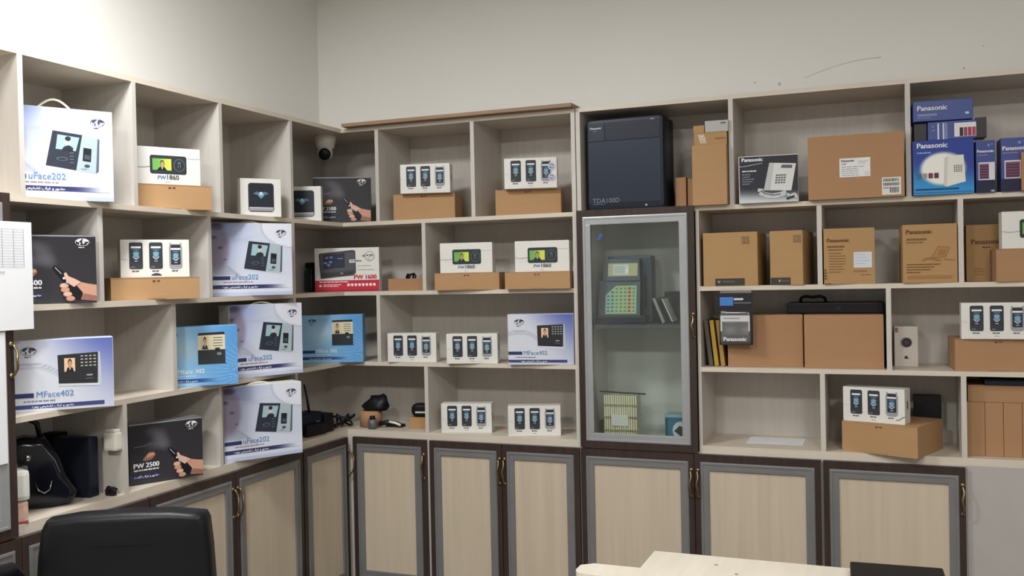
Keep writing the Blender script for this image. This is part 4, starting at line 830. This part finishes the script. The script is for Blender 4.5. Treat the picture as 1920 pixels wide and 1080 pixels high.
vv.append((.03, 0, .072)); MB().add(vv, [(j * n + k, j * n + (k + 1) % n, (j + 1) * n + (k + 1) % n, (j + 1) * n + k) for j in range(rows - 1) for k in range(n)] + [((rows - 1) * n + k, (rows - 1) * n + (k + 1) % n, rows * n) for k in range(n)] + [tuple(range(n - 1, -1, -1))], True).build('cloth_folds', BLACK, t)
t = thing('glue_tin', 'small grey tin in front of the brown tape roll', 'tin', (.115, .03, ZT[0]), 0); MB().lathe([(.001, 0), (.02, 0), (.02, .045), (.001, .045)], 18).build('tin_body', mat('grey_tin', rgb(92, 96, 102), .4), t); MB().lathe([(.001, .045), (.014, .045), (.012, .06), (.001, .06)], 18).build('cap', BLACK, t)
t = thing('crimp_tool', 'dark hand tool with pale grips on the bottom corner shelf', 'tool', (.185, .085, ZT[0]), 20)
MB().tube([(-.06, 0, .02), (-.02, .005, .024), (.02, .0, .02), (.05, -.01, .012)], [.010, .012, .010, .008], 8).build('tool_body', BLACK, t); MB().tube([(-.01, -.012, .03), (.02, -.018, .024), (.045, -.022, .014)], .006, 8).build('grip', WHITEP, t); MB().tube([(-.03, .015, .01), (.03, .02, .009), (.06, .012, .009)], .007, 8).build('grip', BLACK, t)
t = plain_carton('small kraft box under a black pouch in the bottom corner cell', (.338, .085, ZT[0]), 8, .112, .1, .052, KRAFT2, name='kraft_box', group='small kraft boxes', seam=True)
t = thing('pouch', 'black pouch with white lettering on the small kraft box', 'pouch', (.336, .11, ZT[0] + .0525), 8)
MB().pillow(rrect(-.054, 0, .054, .062, .026, 6), .06, .02, 4, .01).build('pouch_body', BLACK, t); p = PB(.1, .06); p.line([(.22, .62), (.32, .78), (.5, .84), (.66, .74)], .003, (150, 152, 156), 44); p.build('stitching', t); p = PB(.1, .06); p.bars(.2, .78, .32, 1, 0, .13, (220, 222, 224), 50, 5); p.build('lettering', t)

# ---------------------------------------------------------------- lowest left cell
t = thing('handbag', 'black patent handbag with chrome chain at the lower left', 'handbag', (-.125, -1.66, ZT[0]), 50)
def bag_out(): return [(-.15, .0), (-.08, -.0), (.08, .0), (.135, .01), (.15, .04), (.12, .09), (.10, .16), (.06, .215), (.0, .225), (-.07, .21), (-.12, .14), (-.15, .06)]
MB().pillow(bag_out(), .12, .028, 5, .06).build('bag_body', PATENT, t)
MB().tube([(.03, -.004, .085), (.038, -.008, .062), (.055, -.010, .052), (.070, -.009, .062), (.076, -.006, .088)], .0018, 7).build('chain', CHROME, t)
MB().lathe([(.001, -.003), (.010, -.003), (.010, .002), (.001, .003)], 14, (.01, -.004, .165), 'y').build('snap', CHROME, t); MB().tube([(.05, -.002, .20), (.085, -.003, .15), (.10, -.003, .11)], .0015, 6).build('zip', SILV, t)
MB().tube([(-.07, .06, .20), (-.06, .06, .27), (.0, .06, .285), (.04, .06, .26), (.05, .06, .205)], .008, 8).build('strap', PATENT, t)
t = thing('tissue_pack', 'white plastic-wrapped pack above a pink pack, lower left', 'pack', (-.008, -1.790, ZT[0]), 72)
bxo('pink_wrap', mat('pink_wrap', rgb(206, 168, 152), .4, var=.25, scale=(30, 30, 30)), (-.02, .035, .0, .07, 0, .065), t, .008); bxo('red_edge', mat('red_wrap', rgb(150, 70, 70), .4), (-.021, .033, -.002, .03, .0, .008), t, .002)
bxo('white_wrap', mat('white_wrap', rgb(206, 206, 198), .3, var=.06, scale=(20, 20, 20)), (-.026, .04, -.004, .076, .066, .155), t, .014); bxo('clear_wrap', CLEAR, (-.024, .036, 0, .07, .15, .168), t, .006)
t = thing('equipment_box', 'black thin box with a pale badge standing in the lowest left cell', 'box', (-.262, -1.435, ZT[0]), 10, 'black devices in the lowest left cell'); bxo('housing', BLACK, (-.03, .035, 0, .04, 0, .20), t, .005); PB(.065, .20).ell(.45, .66, .16, .028, (120, 120, 130), 0).build('badge', t); 
for c in t.children:
    if c.name.startswith('badge'): c.location = (.0025, 0, 0)
t = thing('equipment_box', 'larger black square device in front of the badge box, lowest left cell', 'box', (-.132, -1.466, ZT[0]), 6, 'black devices in the lowest left cell'); bxo('housing', NAVY, (-.075, .062, 0, .045, 0, .195), t, .004); bxo('front_bezel', mat('dark_bezel', rgb(24, 28, 38), .5), (-.07, .057, -.002, .001, .006, .189), t, .002)
tag(MB().tube(squiggle(70, .032, .014, .016, 31, (-.038, -1.402, ZT[0] + .0055)), .005, 7).build('cable', BLACK), 'black cable lump beside the larger black device', 'cable')
t = thing('air_freshener', 'small white dispenser fixed on the divider in the lowest left cell', 'dispenser', (-.030, -1.3805, .955), 0)
bxo('housing', WHITEP, (-.025, .026, -.032, 0, 0, .06), t, .008); bxo('cap', mat('translucent_cap', rgb(232, 230, 220), .2), (-.02, .021, -.028, -.003, .06, .07), t, .004)

# ---------------------------------------------------------------- chair
t = thing('office_chair', 'black leather chair in front of the left base cabinets', 'chair', (.487, -1.888, 0), 29)
def bend(x, y, z): return (x, y + .25 * x * x - .10 * (z - .62) ** 2 * 2 + .10 * (z - .45), z + .006 * (1 - (x / .2) ** 2) * (1 if z > .8 else 0))
out = []
o_ = [(-.235, .44), (.235, .44), (.228, .62), (.218, .80), (.211, .872), (.202, .889), (.12, .897), (0, .899), (-.12, .897), (-.196, .889), (-.206, .872), (-.216, .80), (-.228, .62)]
for a, b in zip(o_, o_[1:] + o_[:1]):
    for k in range(3): out.append((a[0] + (b[0] - a[0]) * k / 3, a[1] + (b[1] - a[1]) * k / 3))
MB().pillow(out, .085, .024, 5, 0).map(bend).build('backrest', LEATH, t)
pip = [(x * .985, -.03, .44 + (z - .44) * .985) for x, z in out[3:-3]]
MB().tube(pip, .0035, 6).map(bend).build('piping', LEATH, t)
MB().pillow([(x, y) for x, y in rrect(-.25, -.46, .25, .02, .07, 5)], .10, .035, 5, 0).map(lambda x, y, z: (x, z, .45 + y)).build('seat', LEATH, t)
for s, dz in ((-1, .10), (1, -.06)):
    a = MB().tube([(s * .225, .02, .62 + dz * .6), (s * .285, -.01, .665 + dz), (s * .295, -.10, .675 + dz), (s * .295, -.24, .665 + dz), (s * .285, -.32, .64 + dz)], [.022, .03, .032, .032, .024], 12).build('armrest', LEATH, t)
    MB().tube([(s * .285, -.29, .65 + dz), (s * .28, -.28, .52), (s * .22, -.24, .42)], .015, 8).build('arm_post', BLACK, a)
MB().tube([(0, .02, .52), (0, .03, .44), (0, -.05, .39), (0, -.2, .39)], .022, 8).build('back_bracket', BLACK, t)
MB().lathe([(.001, .08), (.05, .08), (.05, .11), (.03, .13), (.03, .40), (.001, .40)], 18, (0, -.22, 0)).build('gas_column', BLACK, t)
for k in range(5):
    a = 2 * pi * k / 5 + .3; l = MB().tube([(0, -.22, .10), (.15 * cos(a), -.22 + .15 * sin(a), .09), (.28 * cos(a), -.22 + .28 * sin(a), .07)], [.028, .022, .016], 8).build('leg', BLACK, t)
    MB().lathe([(.001, -.02), (.026, -.02), (.028, 0), (.026, .02), (.001, .02)], 16, (.28 * cos(a), -.22 + .28 * sin(a), .029), 'y').build('caster', BLACK, l)

# ---------------------------------------------------------------- desk
t = thing('desk', 'light wood desk with dark edge band at the bottom right', 'desk', (0, 0, 0), 0)
arc = [(1.60 + .035 - .035 * sin(radians(a)), -1.535 + .035 - .035 * cos(radians(a))) for a in range(0, 91, 15)]
MB().prism([(2.50, -1.535), (2.50, -1.285), (1.752, -1.285), (1.752, -1.442), (1.60 + .03, -1.442), (1.60, -1.465)] + list(reversed(arc)), .728, .75).build('desk_top', DESKM, t)
MB().prism([(2.495, -1.530), (2.495, -1.29), (1.758, -1.29), (1.758, -1.448), (1.61, -1.448), (1.61, -1.51), (1.63, -1.53)], .718, .728).build('edge_band', WENGE, t)
bxo('front_panel', LAMV, (1.64, 2.48, -1.52, -1.50, .06, .718), t); bxo('side_panel', LAMV, (1.62, 1.638, -1.52, -1.455, .0, .718), t); bxo('side_panel', LAMV, (2.462, 2.48, -1.498, -1.30, .0, .718), t); bxo('side_panel', LAMV, (1.765, 1.783, -1.498, -1.30, .0, .718), t)
frame_bars(MB(), 1.625, 2.49, .05, .718, .03, .02, -1.526, -1.52).build('front_frame', WENGE, t)
for sx, sy in ((1.93, -1.36), (1.99, -1.42), (2.16, -1.41)): MB().lathe([(.001, .7495), (.005, .7495), (.005, .7505), (.001, .7506)], 10, (sx, sy, 0)).build('screw_cap', BROWN, t)
t = thing('card_reader', 'flat black device on the right end of the light wood desk', 'device', (2.365, -1.47, .7505), 3)
bxo('housing', BLACK, (-.105, .105, 0, .15, 0, .03), t, .006); PB(.2, .03).bars(.3, .6, .45, 1, 0, .25, (110, 112, 116), 1).build('badge', t)
